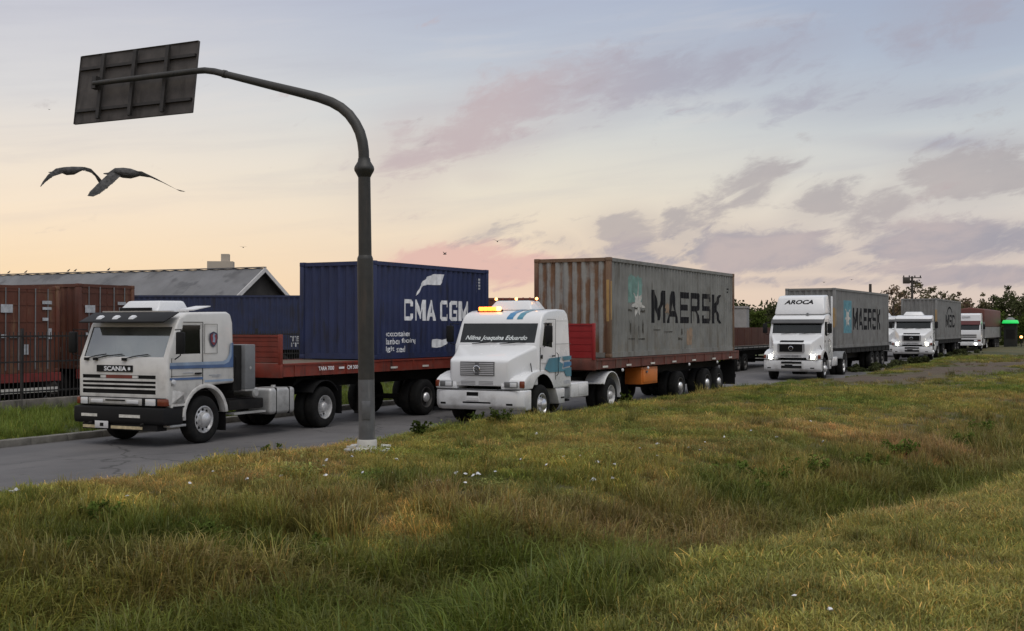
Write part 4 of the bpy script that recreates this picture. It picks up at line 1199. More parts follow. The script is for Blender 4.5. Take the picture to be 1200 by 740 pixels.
    if not high:
        # grille bars and the sign board above them
        g = MB().box(.030, .048, fy(.87), fy(.05), 1.06, 1.47).build('grille', M_BLACK, t)
        MB().box(-.006, .02, fy(.61), fy(.32), 1.394, 1.46).build('red_sign', mat('dull_red_sign', (0.16, 0.03, 0.02), .5), g)
        for f0, f1 in ((.255, .315), (.615, .675)): MB().box(-.006, .02, fy(f1), fy(f0), 1.40, 1.455).build('clip', body, g)
        sg = MB().box(-.016, -.001, fy(.62), fy(.215), 1.525, 1.665).build('name_board', M_BLACK, t)
        vs, fs = text_mesh('SCANIA', .62, .098, .035)
        decal('lettering', (vs, fs), lambda u, v: (-.0185, fy(.30) - u, 1.547 + v), M_WLETTER, sg)
        decal('badge', star(.045, .045, 6, .6), lambda u, v: (-.0185, fy(.565) - u, 1.55 + v), M_WLETTER, sg)
        # wipers
        for y0_, y1_ in ((1.95, 1.25), (1.15, .55), (2.2, 1.7)):
            b = MB(); b.tube([(-.03, y0_, 1.80), (sl(1.86) - .03, (y0_ + y1_) / 2, 1.86), (sl(1.90) - .02, y1_, 1.895)], .012, 6); b.box(-.05, .0, y0_ - .05, y0_ + .05, 1.76, 1.82)
            b.build('wiper', M_BLACK, t)
        # roof visor with three lamps
        v = MB().prism([(-.05, 2.545), (-.05, 2.575), (.40, 2.775), (.40, 2.75)], .06, WT - .05).build('sun_visor', M_BLACK, t, bevel=.008)
        for y in (1.95, 1.50, 1.05):
            MB().hexa([(.05, y - .07, 2.622), (.17, y - .07, 2.676), (.17, y + .07, 2.676), (.05, y + .07, 2.622)], [(.07, y - .05, 2.668), (.15, y - .05, 2.705), (.15, y + .05, 2.705), (.07, y + .05, 2.668)]).build('marker_lamp', M_LENS, v)
        # rooftop cooler
        u = MB().hexa([(.55, .80, 2.76), (1.60, .80, 2.78), (1.60, 1.95, 2.78), (.55, 1.95, 2.76)], [(.78, .92, 3.02), (1.50, .90, 3.03), (1.50, 1.85, 3.03), (.78, 1.83, 3.02)]).build('roof_cooler', M_WHITE, t, bevel=.05, seg=3)
        MB().box(.50, .58, .95, 1.8, 2.80, 2.87).build('air_intake', M_BLACK, u, bevel=.01)
        MB().box(.42, .52, .30, 2.2, 2.775, 2.80).build('roof_strip', M_ALU, t)
        MB().prism([(1.1, 2.81), (1.65, 2.90), (1.66, 2.92), (1.1, 2.835)], .30, .72).build('roof_fin', M_WHITE, t)
        # stripes and crest on the near side
        def sd(poly, name, m, y=-.0035):
            return decal(name, poly_mesh(poly), lambda a, b_: (a, y, b_), m, t)
        sd([(.06, 1.665), (1.75, 1.655), (1.90, 1.70), (1.985, 1.82), (2.0, 2.12), (2.045, 2.12), (2.045, 1.58), (.06, 1.60)], 'side_stripe', M_BLUE)
        sd([(.06, 1.728), (1.70, 1.722), (1.83, 1.765), (1.91, 1.87), (1.945, 2.10), (2.0, 2.12), (1.985, 1.82), (1.90, 1.70), (1.75, 1.655), (.06, 1.665)], 'side_stripe', M_LBLUE, -.0036)
        sd([(.06, 1.415), (1.06, 1.405), (1.06, 1.355), (.06, 1.372)], 'side_stripe', M_BLUE)
        sd([(1.12, 1.335), (2.03, 1.33), (2.03, 1.285), (1.12, 1.29)], 'side_stripe', M_LBLUE)
        sh = lambda s_: [(x * s_ + 1.40, z * s_ + 2.215) for x, z in ((-.13, .10), (-.07, .125), (0, .15), (.07, .125), (.13, .10), (.135, 0), (.10, -.10), (.04, -.165), (0, -.185), (-.04, -.165), (-.10, -.10), (-.135, 0))]
        sd(sh(1.0), 'crest', mat('crest_navy', (.03, .035, .08), .4)); sd(sh(.76), 'crest_field', mat('crest_red', (.22, .03, .04), .4), -.006)
        sd([(1.36, 2.14), (1.44, 2.13), (1.45, 2.22), (1.42, 2.27), (1.46, 2.30), (1.40, 2.33), (1.36, 2.27), (1.38, 2.21)], 'crest_device', M_LBLUE, -.008)
        seam(t, [(1.06, 1.25), (1.06, 2.56), (.46, 2.56)]); seam(t, [(1.12, 2.52), (1.52, 2.52), (1.52, 1.90), (1.12, 1.90), (1.12, 2.52)], w=.005, m=M_TRIM)
        seam(t, [(.09, 1.45), (1.05, 1.45)], w=.005, m=M_TRIM); seam(t, [(.12, 1.82), (.12, 1.25)], w=.005)
        MB().box(.80, 1.0, -.035, -.004, 1.47, 1.505).build('door_handle', M_BLACK, t, bevel=.008)
        MB().lathe([(.055, 0), (.05, -.03), (.001, -.035)], .16, -.004, 1.33, 'y', 14).build('side_lamp', M_LENS, t)
        for x, z, w_, h_ in ((.45, 1.50, .32, .02), (1.25, 1.42, .40, .025), (1.35, 1.39, .25, .02)): sd([(x, z), (x + w_, z), (x + w_, z + h_), (x, z + h_)], 'trim_mark', M_GLETTER)
        # lower front corner with steps
        for y in (.0, WT - .4):
            q = MB().prism([(.14, .52), (.10, .82), (.14, 1.18), (.50, 1.12), (.55, .80), (.56, .52)], y, y + .4).build('step_panel', body, t, bevel=.02)
            MB().box(.16, .54, y - .015 if y == 0 else y + .4, y + .3, .80, .83).build('step_recess', M_BLACK, q)
            MB().box(.10, .58, y + .02, y + .38, .40, .45).build('step', M_ALU, t, bevel=.01)
    # hoses from the cab to the trailer, horn, grab rail
    for k_, (yy, mm) in enumerate(((1.0, 'red_air_hose'), (1.25, 'blue_air_hose'), (1.5, 'black_cable'))):
        mh = mat(mm, {'red_air_hose': (.25, .02, .02), 'blue_air_hose': (.03, .06, .2), 'black_cable': (.02, .02, .02)}[mm], .5)
        MB().tube([(2.44, yy, 1.75), (2.7, yy, 1.60), (3.0, yy + .05, 1.42), (3.35, yy, 1.40), (3.7, yy, 1.50)], .018, 7).build('air_hose', mh, t)
    MB().tube([(2.05, -.012, 1.35), (2.07, -.05, 1.4), (2.07, -.05, 1.8), (2.05, -.012, 1.85)], .012, 6).build('grab_rail', M_BLACK, t)
    # wheel-arch lip
    for y0, y1 in ((-.02, .16), (WT - .16, WT + .02)):
        arc_band(1.15, .53, .645, .73, 8, 175, y0, y1).build('fender', body, t, bevel=.012)
    for y in (.02, WT - .36): MB().box(1.82, 1.835, y, y + .34, .22, .62).build('mudflap', M_BLACK, t)
    # window post and exhaust stack behind the cab
    mirror(t, .10, 1.86, 2.42, True); mirror(t, .10, 1.86, 2.42, False)
    MB().box(2.16, 2.46, .10, 2.3, 1.06, 2.06).build('rear_cabinet', M_CHASSIS, t, bevel=.02)
    q = MB().box(2.48, 2.84, .02, .52, 1.08, 2.07).build('air_cleaner', M_GALV, t, bevel=.02)
    MB().box(2.47, 2.85, .005, .54, 1.04, 1.075).build('cleaner_base', M_ALU, q)
    MB().lathe([(.001, -.006), (.035, -.006), (.035, 0)], 2.66, .018, 1.55, 'y', 12).build('latch', M_ALU, q)
    tank(t, 3.42, 4.36, .04, .72, .45, 1.06, M_ALU)
    tank(t, 3.2, 4.5, WT - .72, WT - .04, .45, 1.06, M_ALU)
    MB().lathe([(.001, 0), (.08, .0), (.115, .03), (.115, .55), (.08, .58), (.001, .58)], 2.98, .10, .98, 'y', 18).build('air_reservoir', M_ALU, t, smooth=40)
    MB().box(2.10, 3.30, .15, .70, .62, .85).build('battery_box', M_CHASSIS, t, bevel=.03)
    MB().box(2.15, 3.25, .05, .45, .53, .57).build('catwalk', M_ALU, t)
    chassis(t, 6.45, 1.15, 5.55, detail=full)
    for y0, y1 in ((.02, .62), (WT - .62, WT - .02)):
        arc_band(5.55, .503, .64, .665, 35, 145, y0, y1).build('rear_fender', M_BLACK, t)
    if high:
        slant_panel(t, 'sun_visor', (.19, 2.30), (.33, 2.64), .06, WT - .06, mat('maroon_visor', (.09, .012, .012), .4), .02, .03)
        for z0, z1 in ((1.35, 1.44), (1.18, 1.27)): MB().box(-.02, -.003, .35, WT - .35, z0, z1).build('grille', M_BLACK, t)
        MB().box(.29, .31, .9, 1.6, 2.95, 3.05).build('roof_sign', M_GLETTER, t)
    return t
tr_l = cabover('white flat-fronted truck with blue side stripe, black sun visor and horizontal grille slots', W(18.70, 17.0), 26.2)

# ---- bonneted truck
def bonneted(label, loc, yaw, opts=(), group='lorries queued along the road', body=M_WHITE, detail=True):
    t = thing('semi_truck', label, 'truck', loc, YAW(yaw), group)
    lit = 'lit' in opts
    prof = [(.98, .95), (.98, 2.0), (1.24, 2.60), (1.31, 2.71), (1.45, 2.81), (1.70, 2.88), (2.3, 2.93), (2.74, 2.92), (2.89, 2.83), (2.95, 2.62), (2.97, 1.0), (2.97, .87), (1.9, .87)]
    mb = MB().prism(prof, 0, WT)
    mb.v = [(x, WT / 2 + (y - WT / 2) * (1 - .075 * max(0, z - 1.95) / .95), z) for x, y, z in mb.v]
    cav = MB().prism([(1.06, 1.2), (1.06, 2.0), (1.32, 2.60), (1.42, 2.72), (2.80, 2.80), (2.88, 1.2)], .09, WT - .09)
    win = MB().prism([(1.20, 1.99), (1.84, 1.93), (1.84, 2.56), (1.44, 2.56)], -.2, WT + .2)
    ws = MB().box(.6, 1.36, .15, WT - .15, 2.06, 2.555)
    arch = MB(); arch.lathe([(.001, -.1), (.735, -.1), (.735, WT + .1), (.001, WT + .1)], 1.20, 0, .54, 'y', 40)
    me = bool_cut(mb, [(cav, 1), (win, 2), (ws, 2), (arch, 2)], 'cab', [body, M_DARK, M_BLACK], bevel=.05, seg=3)
    link('cab', me, None, t)
    sx = lambda z: .98 + (z - 2.0) * .4333
    slant_panel(t, 'windshield', (sx(2.03) + .02, 2.03), (sx(2.57) + .02, 2.57), .14, WT - .14, G_DARKWIND)
    for y in (.055, WT - .063):
        MB().prism([(1.19, 1.98), (1.85, 1.92), (1.85, 2.57), (1.43, 2.57)], y, y + .008).build('side_window', G_SIDE, t)
    for y0, y1 in ((.012, .054), (WT - .054, WT - .012)):
        MB().prism([(1.585, 1.97), (1.615, 1.97), (1.615, 2.56), (1.585, 2.56)], y0 + .02, y1 - .0).build('window_bar', M_BLACK, t)
    interior(t, 1.75, 1.42)
    MB().prism([(1.02, 1.5), (1.05, 1.98), (1.25, 2.03), (1.45, 1.95), (1.5, 1.5)], .1, WT - .1).build('dashboard', M_DARK, t, bevel=.03)
    MB().lathe([(.20, 0), (.222, .012), (.20, .024)], 1.58, 1.75, 2.02, 'x', 20).build('steering_wheel', M_BLACK, t)
    # bonnet
    st = [(.03, .46, 1.99, 1.02, 1.57, .025), (.045, .42, 2.03, 1.0, 1.615, .03), (.09, .385, 2.065, 1.0, 1.655, .035), (.35, .33, 2.12, 1.0, 1.745, .05), (.7, .20, 2.25, 1.0, 1.88, .07), (1.0, .06, 2.39, 1.0, 2.005, .10)]
    rings = [[(x, y, z) for y, z in roundrect(a, b_, z0, z1, r)] for x, a, b_, z0, z1, r in st]
    h = MB().loft(rings).build('bonnet', body, t, smooth=40)
    MB().box(.045, .055, .62, 1.83, 1.20, 1.215).build('bonnet_gap', M_BLACK, h)
    # grille
    gm = M_BLACK if lit else mat('pale_grille_grey', (.50, .50, .51), .4, metal=.2)
    g = MB().box(.012, .040, .78 if not lit else .68, 1.74 if not lit else 1.84, 1.255, 1.60).build('grille', mat('grille_recess', (.12, .12, .125), .6) if not lit else M_BLACK, t)
    b = MB()
    for i in range(7):
        z = 1.275 + i * .045
        b.box(-.006, .010, .80, 1.20, z, z + .022); b.box(-.006, .010, 1.32, 1.72, z, z + .022)
    b.build('slat', gm, g)
    if lit:
        b = MB(); b.box(-.012, .012, .70, 1.82, 1.585, 1.615); b.box(-.012, .012, .70, 1.82, 1.225, 1.25); b.box(-.012, .012, .70, .76, 1.252, 1.583); b.box(-.012, .012, 1.76, 1.82, 1.252, 1.583)
        b.build('surround', mat('grille_grey', (.33, .33, .34), .45, metal=.3), g)
        MB().hexa([(.13, .75, 1.67), (.30, .75, 1.74), (.30, 1.77, 1.74), (.13, 1.77, 1.67)], [(.12, .75, 1.69), (.29, .75, 1.755), (.29, 1.77, 1.755), (.12, 1.77, 1.69)]).build('air_intake', M_BLACK, h)
    b = MB()
    b.lathe([(.085, -.012), (.10, -.024), (.085, -.030), (.078, -.02), (.085, -.012)], 0.0, 1.26, 1.41, 'x', 24)
    for k in range(3):
        a = R(90 + 120 * k); c_, s_ = math.cos(a), math.sin(a)
        b.prism([(1.26 - s_ * .012, 1.41 + c_ * .012), (1.26 + s_ * .012, 1.41 - c_ * .012), (1.26 + c_ * .082, 1.41 + s_ * .082)], -.03, -.018, 'x')
    b.build('emblem', M_CHROME, g)
    for y0, y1 in ((.82, 1.22), (1.32, 1.72)):
        b = MB()
        for i in range(3): b.box(.022, .031, y0, y1, 1.03 + i * .035, 1.045 + i * .035)
        b.build('lower_vent', mat('vent_grey', (.25, .25, .26), .5), h)
    # wings with the wheel arch cut out
    for y0, y1, nm in ((0, .60, 'near'), (WT - .60, WT, 'far')):
        mb = MB().prism([(.02, .92), (.0, 1.0), (.05, 1.16), (.22, 1.25), (.55, 1.33), (1.0, 1.38), (1.28, 1.38), (1.28, .92)], y0, y1)
        if nm == 'near':
            mb.v = [(x + .10 * max(0, (.12 - y)) / .12 * (x < .3), y, z) for x, y, z in mb.v]
        me = bool_cut(mb, [(arch, 1)], 'fender', [body, M_BLACK], bevel=.03, seg=3)
        w = link('fender', me, None, t)
        ya, yb = (.13, .50) if nm == 'near' else (WT - .50, WT - .13)
        hl = MB().box(-.012, .03, ya, yb, .965, 1.115).build('headlight_bezel', M_GALV if not lit else body, w, bevel=.02)
        q = MB().box(-.03, -.013, ya + .02, ya + .20, .985, 1.095).build('headlight', M_LENS if not lit else M_LENS, hl, bevel=.02)
        MB().box(-.026, -.013, ya + .22, yb - .02, .985, 1.095).build('headlight', mat('dark_lens', (.12, .12, .12), .15), hl, bevel=.02)
        if lit:
            MB().lathe([(.001, -.05), (.08, -.035), (.098, 0)], -.012, (ya + yb) / 2, 1.04, 'x', 16).build('headlight_bulb', M_HEADON, hl)
        yi = (.0, .115) if nm == 'near' else (WT - .10, WT)
        MB().box(.0 if nm == 'far' else .055, .14, yi[0] - .006, yi[1] - .0, .96, 1.13).build('indicator', M_AMBER, w, bevel=.02)
    # bumper
    bsec = [(.05, .40), (-.05, .50), (-.07, .66), (-.055, .905), (.50, .905), (.50, .46), (.46, .40)]
    mb = MB().loft([[(x + (dx_ if x < .2 else 0), y, z) for x, z in bsec] for y, dx_ in ((-.015, .15), (.14, .02), (.34, 0), (WT - .34, 0), (WT - .14, .02), (WT + .015, .15))])
    cuts = [(arch, 1)]
    for f0, f1, z0, z1 in ((.38, .515, .75, .845), (.335, .655, .565, .605)):
        cuts.append((MB().box(-.2, -.025, fy(f1), fy(f0), z0, z1), 1))
    for f0, f1 in ((.07, .135), (.83, .90)): cuts.append((MB().box(-.2, -.015, fy(f1), fy(f0), .53, .58), 1))
    me = bool_cut(mb, cuts, 'bumper', [body, M_BLACK], bevel=.035, seg=3)
    bp = link('bumper', me, None, t)
    MB().box(-.085, -.060, fy(.52), fy(.38), .635, .71).build('licence_plate', M_PLATE if not lit else M_BLACK, bp)
    MB().box(-.062, -.04, .05, WT - .05, .895, .908).build('bumper_gap', M_BLACK, bp)
    if lit: MB().box(-.084, -.071, fy(.68), fy(.32), .75, .84).box(-.084, -.071, fy(.68), fy(.32), .55, .66).build('bumper_slot', M_BLACK, bp)
    # doors, steps, side boxes
    seam(t, [(1.02, 1.34), (1.05, 1.95)]); seam(t, [(1.95, 1.1), (1.95, 2.66), (1.42, 2.66)], w=.006)
    seam(t, [(1.10, 1.55), (1.95, 1.52)], w=.004, m=M_TRIM); seam(t, [(1.98, 2.62), (2.88, 2.62)], w=.004, m=M_TRIM); seam(t, [(2.0, 2.02), (2.92, 2.02)], w=.005, m=M_TRIM)
    MB().tube([(1.99, -.012, 1.2), (2.01, -.05, 1.25), (2.01, -.05, 1.75), (1.99, -.012, 1.8)], .012, 6).build('grab_rail', M_BLACK, t)
    MB().box(1.72, 1.88, -.03, -.004, 1.70, 1.735).build('door_handle', M_BLACK, t, bevel=.008)
    MB().box(1.07, 1.16, -.012, -.003, 1.66, 1.76).build('side_lamp', M_BLACK, t, bevel=.004)
    for y0, y1 in ((.0, .42), (WT - .42, WT)):
        s_ = MB().prism([(1.97, .868), (2.55, .868), (2.55, .46), (2.20, .46)], y0, y1).build('step_panel', body, t, bevel=.03)
        MB().box(2.28, 2.50, y0 - .004, y1 + .004, .60, .64).build('step_recess', M_BLACK, s_)
        MB().box(2.58, 3.02, y0 + .06, y1, .56, .866).build('battery_box', M_GALV, t, bevel=.03)
        k = MB().box(3.05, 4.22, y0 + .03, y1 + .12 if y0 == 0 else y1 - .03, .56, .97).build('side_locker', body, t, bevel=.04, seg=3)
        MB().box(3.50, 4.12, y0 + .018, y0 + .029, .63, .90).build('locker_lid', body, k, bevel=.005)
    chassis(t, 6.9, 1.20, 5.88, m_rim_f=mat('polished_rim', (.62, .62, .64), .28, metal=.7) if not lit else M_RIM, m_rim_r=M_RIM, detail=detail)
    for y0, y1 in ((.0, .62), (WT - .62, WT)):
        arc_band(5.88, .503, .66, .69, -8, 150, y0, y1).build('rear_fender', body if not lit else M_GALV, t, bevel=.008)
        MB().box(4.98, 5.30, y0 + .02, y1 - .02, .86, .90).build('fender_shelf', body if not lit else M_GALV, t)
    mirror(t, 1.12, 2.02, 2.56, True, M_BLACK, .20); mirror(t, 1.12, 2.02, 2.56, False, M_BLACK, .20)
    MB().tube([(.85, .20, 1.62), (.60, .02, 1.30)], .012, 6).build('aerial', M_BLACK, t)
    for y0_, y1_ in ((1.9, 1.2), (1.1, .4)):
        MB().tube([(sx(2.0) - .05, y0_, 2.03), (sx(2.08) - .03, y1_, 2.09)], .012, 6).build('wiper', M_BLACK, t)
    # roof gear
    if 'cooler' in opts:
        u = MB().hexa([(1.85, .62, 2.90), (2.75, .62, 2.90), (2.75, 1.95, 2.90), (1.85, 1.95, 2.90)], [(2.05, .80, 3.16), (2.62, .78, 3.16), (2.62, 1.80, 3.16), (2.05, 1.78, 3.16)]).build('roof_cooler', body, t, bevel=.05, seg=3)
    if 'beacons' in opts:
        for i in range(5): MB().box(1.55, 1.66, 1.42 + i * .13, 1.53 + i * .13, 2.885, 2.99).build('amber_beacon', M_AMBERON if i else M_AMBERHOT, t, bevel=.02)
        sbar = MB().box(1.63, 1.68, 1.38, 2.12, 2.86, 2.92).build('beacon_base', M_BLACK, t)
        sb = MB().box(2.30, 2.34, .62, 2.0, 3.19, 3.225).tube([(2.32, .75, 3.14), (2.32, .75, 3.2)], .02, 6).tube([(2.32, 1.85, 3.14), (2.32, 1.85, 3.2)], .02, 6).build('lamp_bar', M_RUSTRED, t)
        for i in range(7): MB().lathe([(.001, -.05), (.03, -.04), (.04, 0)], 2.295, .70 + i * .20, 3.21, 'x', 10).build('amber_lamp', M_AMBERHOT if i % 3 == 0 else M_AMBER, sb)
    def roof_z(x):
        for (xa, za), (xb, zb) in zip(prof[2:8], prof[3:9]):
            if xa <= x <= xb: return za + (zb - za) * (x - xa) / (xb - xa)
        return 2.9
    if 'stripes' in opts:
        for y0, y1, m in ((.90, 1.08, M_MIDBLUE), (.62, .78, M_TEAL)):
            b = MB(); xs_ = [1.275, 1.31, 1.37, 1.45, 1.57, 1.70, 2.0, 2.28]
            vs = []
            for i, x in enumerate(xs_):
                dy = -.18 * (x - 1.27)
                for y in (y0 + dy, y1 + dy): vs.append((x - .004, y, roof_z(x) + .007))
            b.add(vs, [(2 * i, 2 * i + 1, 2 * i + 3, 2 * i + 2) for i in range(len(xs_) - 1)]); b.build('roof_stripe', m, t)
        def sd(poly, name, m, y=-.0035): return decal(name, poly_mesh(poly), lambda a, b_: (a, y, b_), m, t)
        sd([(1.28, 1.40), (1.55, 1.66), (2.28, 1.68), (2.20, 1.56), (2.42, 1.50), (2.36, 1.38), (2.6, 1.30), (1.6, 1.30)], 'side_stripe', M_TEAL)
        sd([(2.36, 1.69), (2.955, 1.70), (2.955, 1.60), (2.5, 1.58)], 'side_stripe', M_TEAL); sd([(2.5, 1.54), (2.955, 1.55), (2.955, 1.44), (2.44, 1.40)], 'side_stripe', M_MIDBLUE)
        sd([(2.44, 1.37), (2.955, 1.40), (2.955, 1.16), (2.62, 1.16)], 'side_stripe', M_TEAL)
        for i in range(3): sd([(2.5 + i * .13, .97), (2.6 + i * .13, .97), (2.6 + i * .13, 1.06), (2.5 + i * .13, 1.06)], 'trim_mark', M_GLETTER)
        # name painted along the foot of the windscreen
        def tx(u, v):
            z = 2.10 + v * .917; x = sx(z) + .02 - .0165
            return (x, 2.16 - u, z + .0)
        decal('lettering', text_mesh('Nilma Joaquina Eduardo', 1.78, .155, .02, shear=.35), tx, mat('windscreen_letters', (.62, .66, .66), .6), t)
    if 'visor' in opts:
        MB().prism([(1.10, 2.50), (1.10, 2.53), (1.34, 2.72), (1.36, 2.70), (1.20, 2.54)], .06, WT - .06).build('sun_visor', mat('visor_grey', (.06, .06, .062), .5), t)
    if lit:
        MB().box(.03, .045, .95, 1.55, 1.03, 1.12).build('lower_grille', M_BLACK, h)
        for y0, y1 in ((.04, .44), (WT - .44, WT - .04)): MB().box(2.98, 3.9, y0, y1, .50, .86).build('dark_side_box', M_CHASSIS, t, bevel=.03) if False else None
    if 'deflector' in opts:
        mb = MB().prism([(1.62, 2.895), (1.70, 3.15), (1.95, 3.66), (2.10, 3.74), (2.96, 3.80), (2.96, 2.93)], .10, WT - .10)
        mb.v = [(x, WT / 2 + (y - WT / 2) * (1 - .10 * max(0, z - 2.9) / .9), z) for x, y, z in mb.v]
        d = mb.build('air_deflector', body, t, bevel=.07, seg=3)
        sl = lambda z: 1.70 + (z - 3.15) * .49
        decal('lettering', text_mesh('AROCA', 1.30, .20, .04, shear=.25), lambda u, v: (sl(3.36 + v) - .006, 1.95 - u, 3.36 + v), M_BLETTER, d)
        MB().lathe([(.001, .12), (.05, .10), (.06, 0)], 1.55, .85, 2.86, 'z', 12).build('roof_lamp', M_GALV, t)
        MB().prism([(2.97, .87), (3.08, .95), (3.08, 3.72), (2.97, 3.74)], .03, .10).build('side_fairing', body, t, bevel=.01)
        MB().prism([(2.97, .87), (3.08, .95), (3.08, 3.72), (2.97, 3.74)], WT - .10, WT - .03).build('side_fairing', body, t, bevel=.01)
    return t
bonneted('white bonneted truck with blue roof stripes, amber beacons and a name across its windscreen', W(26.28, 12.65), 26.6, ('cooler', 'beacons', 'stripes'))
def fw(px_x, z_, zz=0): return (px_x, z_, zz)
def from_corner(X, Y, zg): return (X, Y, zg)
bonneted('white bonneted truck with tall white roof deflector and lit headlamps', (13.28, 51.5, .13), 25.5, ('lit', 'deflector', 'visor'), detail=False)
bonneted('white bonneted truck with grey sun visor, low roof cooler and lit headlamps', (27.06, 77.0, .33), 23.5, ('lit', 'cooler', 'visor'), detail=False)
bonneted('white truck cab mostly hidden behind the fourth truck in the queue', (27.0, 84.0, .35), 25.0, ('visor', 'cooler'), detail=False)
# ------------------------------------------------------------------ far trucks
cabover('white high-roofed flat-fronted truck at the far end of the queue', (41.2, 105, .38), 27.0, high=True, glassm=G_DARKWIND, full=False, body=M_WHITE)
def far_headlights():
    for y in (1.9, .45): pass
def tarp_trailer():
    t = thing('tarped_trailer', 'grey-sided trailer with red-brown sheeted load behind the farthest truck', 'trailer', (41.2 + 3.0 * math.sin(R(27)), 105 + 3.0 * math.cos(R(27)), .35), YAW(28.5))
    L_, w_ = 13.0, 2.45
    MB().box(.4, L_, .15, w_ - .15, 1.0, 1.15).build('chassis_frame', M_CHASSIS, t)
    m = mat('grey_sideboards', (.20, .20, .195), .6, var=.2)
    for y in (0, w_ - .06):
        b = MB(); k = .4
        while k < L_ - .1:
            b.box(k, min(k + 1.52, L_), y, y + .06, 1.15, 2.15); k += 1.55
        b.build('side_board', m, t)
    MB().box(.34, .398, 0, w_, 1.15, 2.6).build('front_board', m, t)
    MB().prism([(0.02, 2.153), (w_ - .02, 2.153), (w_ - .05, 3.75), (w_ / 2, 3.92), (.05, 3.75)], .45, L_ - .05, 'x').build('sheeted_load', C_MAROON, t, bevel=.08, seg=3)
    for x in (8.5, 9.8, 11.1): axle(t, x, .03, w_ - .03, m_rim=M_RIMDARK, detail=False)
tarp_trailer()
# the lit headlamp low on that truck
for o in [o for o in bpy.data.objects if o.type == 'EMPTY' and 'farthest' not in o.get('label', '') and 'far end' in o.get('label', '')]:
    bp = [c for c in o.children if c.name.startswith('bumper')][0]
    for y in (.40,): MB().lathe([(.001, -.05), (.08, -.04), (.10, 0)], -.135, y, .62, 'x', 16).build('headlight_bulb', M_HEADON, bp)

def cornered(px, n, zz=0.0):
    k = (px - 600) / 1400; z = n / (-k * CS + SN)
    return (k * z, z, zz)
# long trailer waiting in the far lane between the second and third trucks
tf = trailer('dark flatbed trailer with brown side boards waiting in the far lane beyond the grey container', (*W(57.5, 16.4)[:2], .1), 26.2, 0, 12.5, 1.15, 1.40, M_CHASSIS, [1.9, 3.2, 9.8], None, group='flatbed trailers', detail=False)
b = MB()
k = .3
while k < 12:
    b.box(k, k + 1.3, .02, .07, 1.42, 2.35); k += 1.36
b.box(.1, .16, .05, 2.39, 1.42, 2.35)
b.build('side_board', C_BROWN2, tf)
MB().box(.0, 12.4, -.012, -.002, 1.28, 1.36).build('edge_strip', M_ALU, tf)

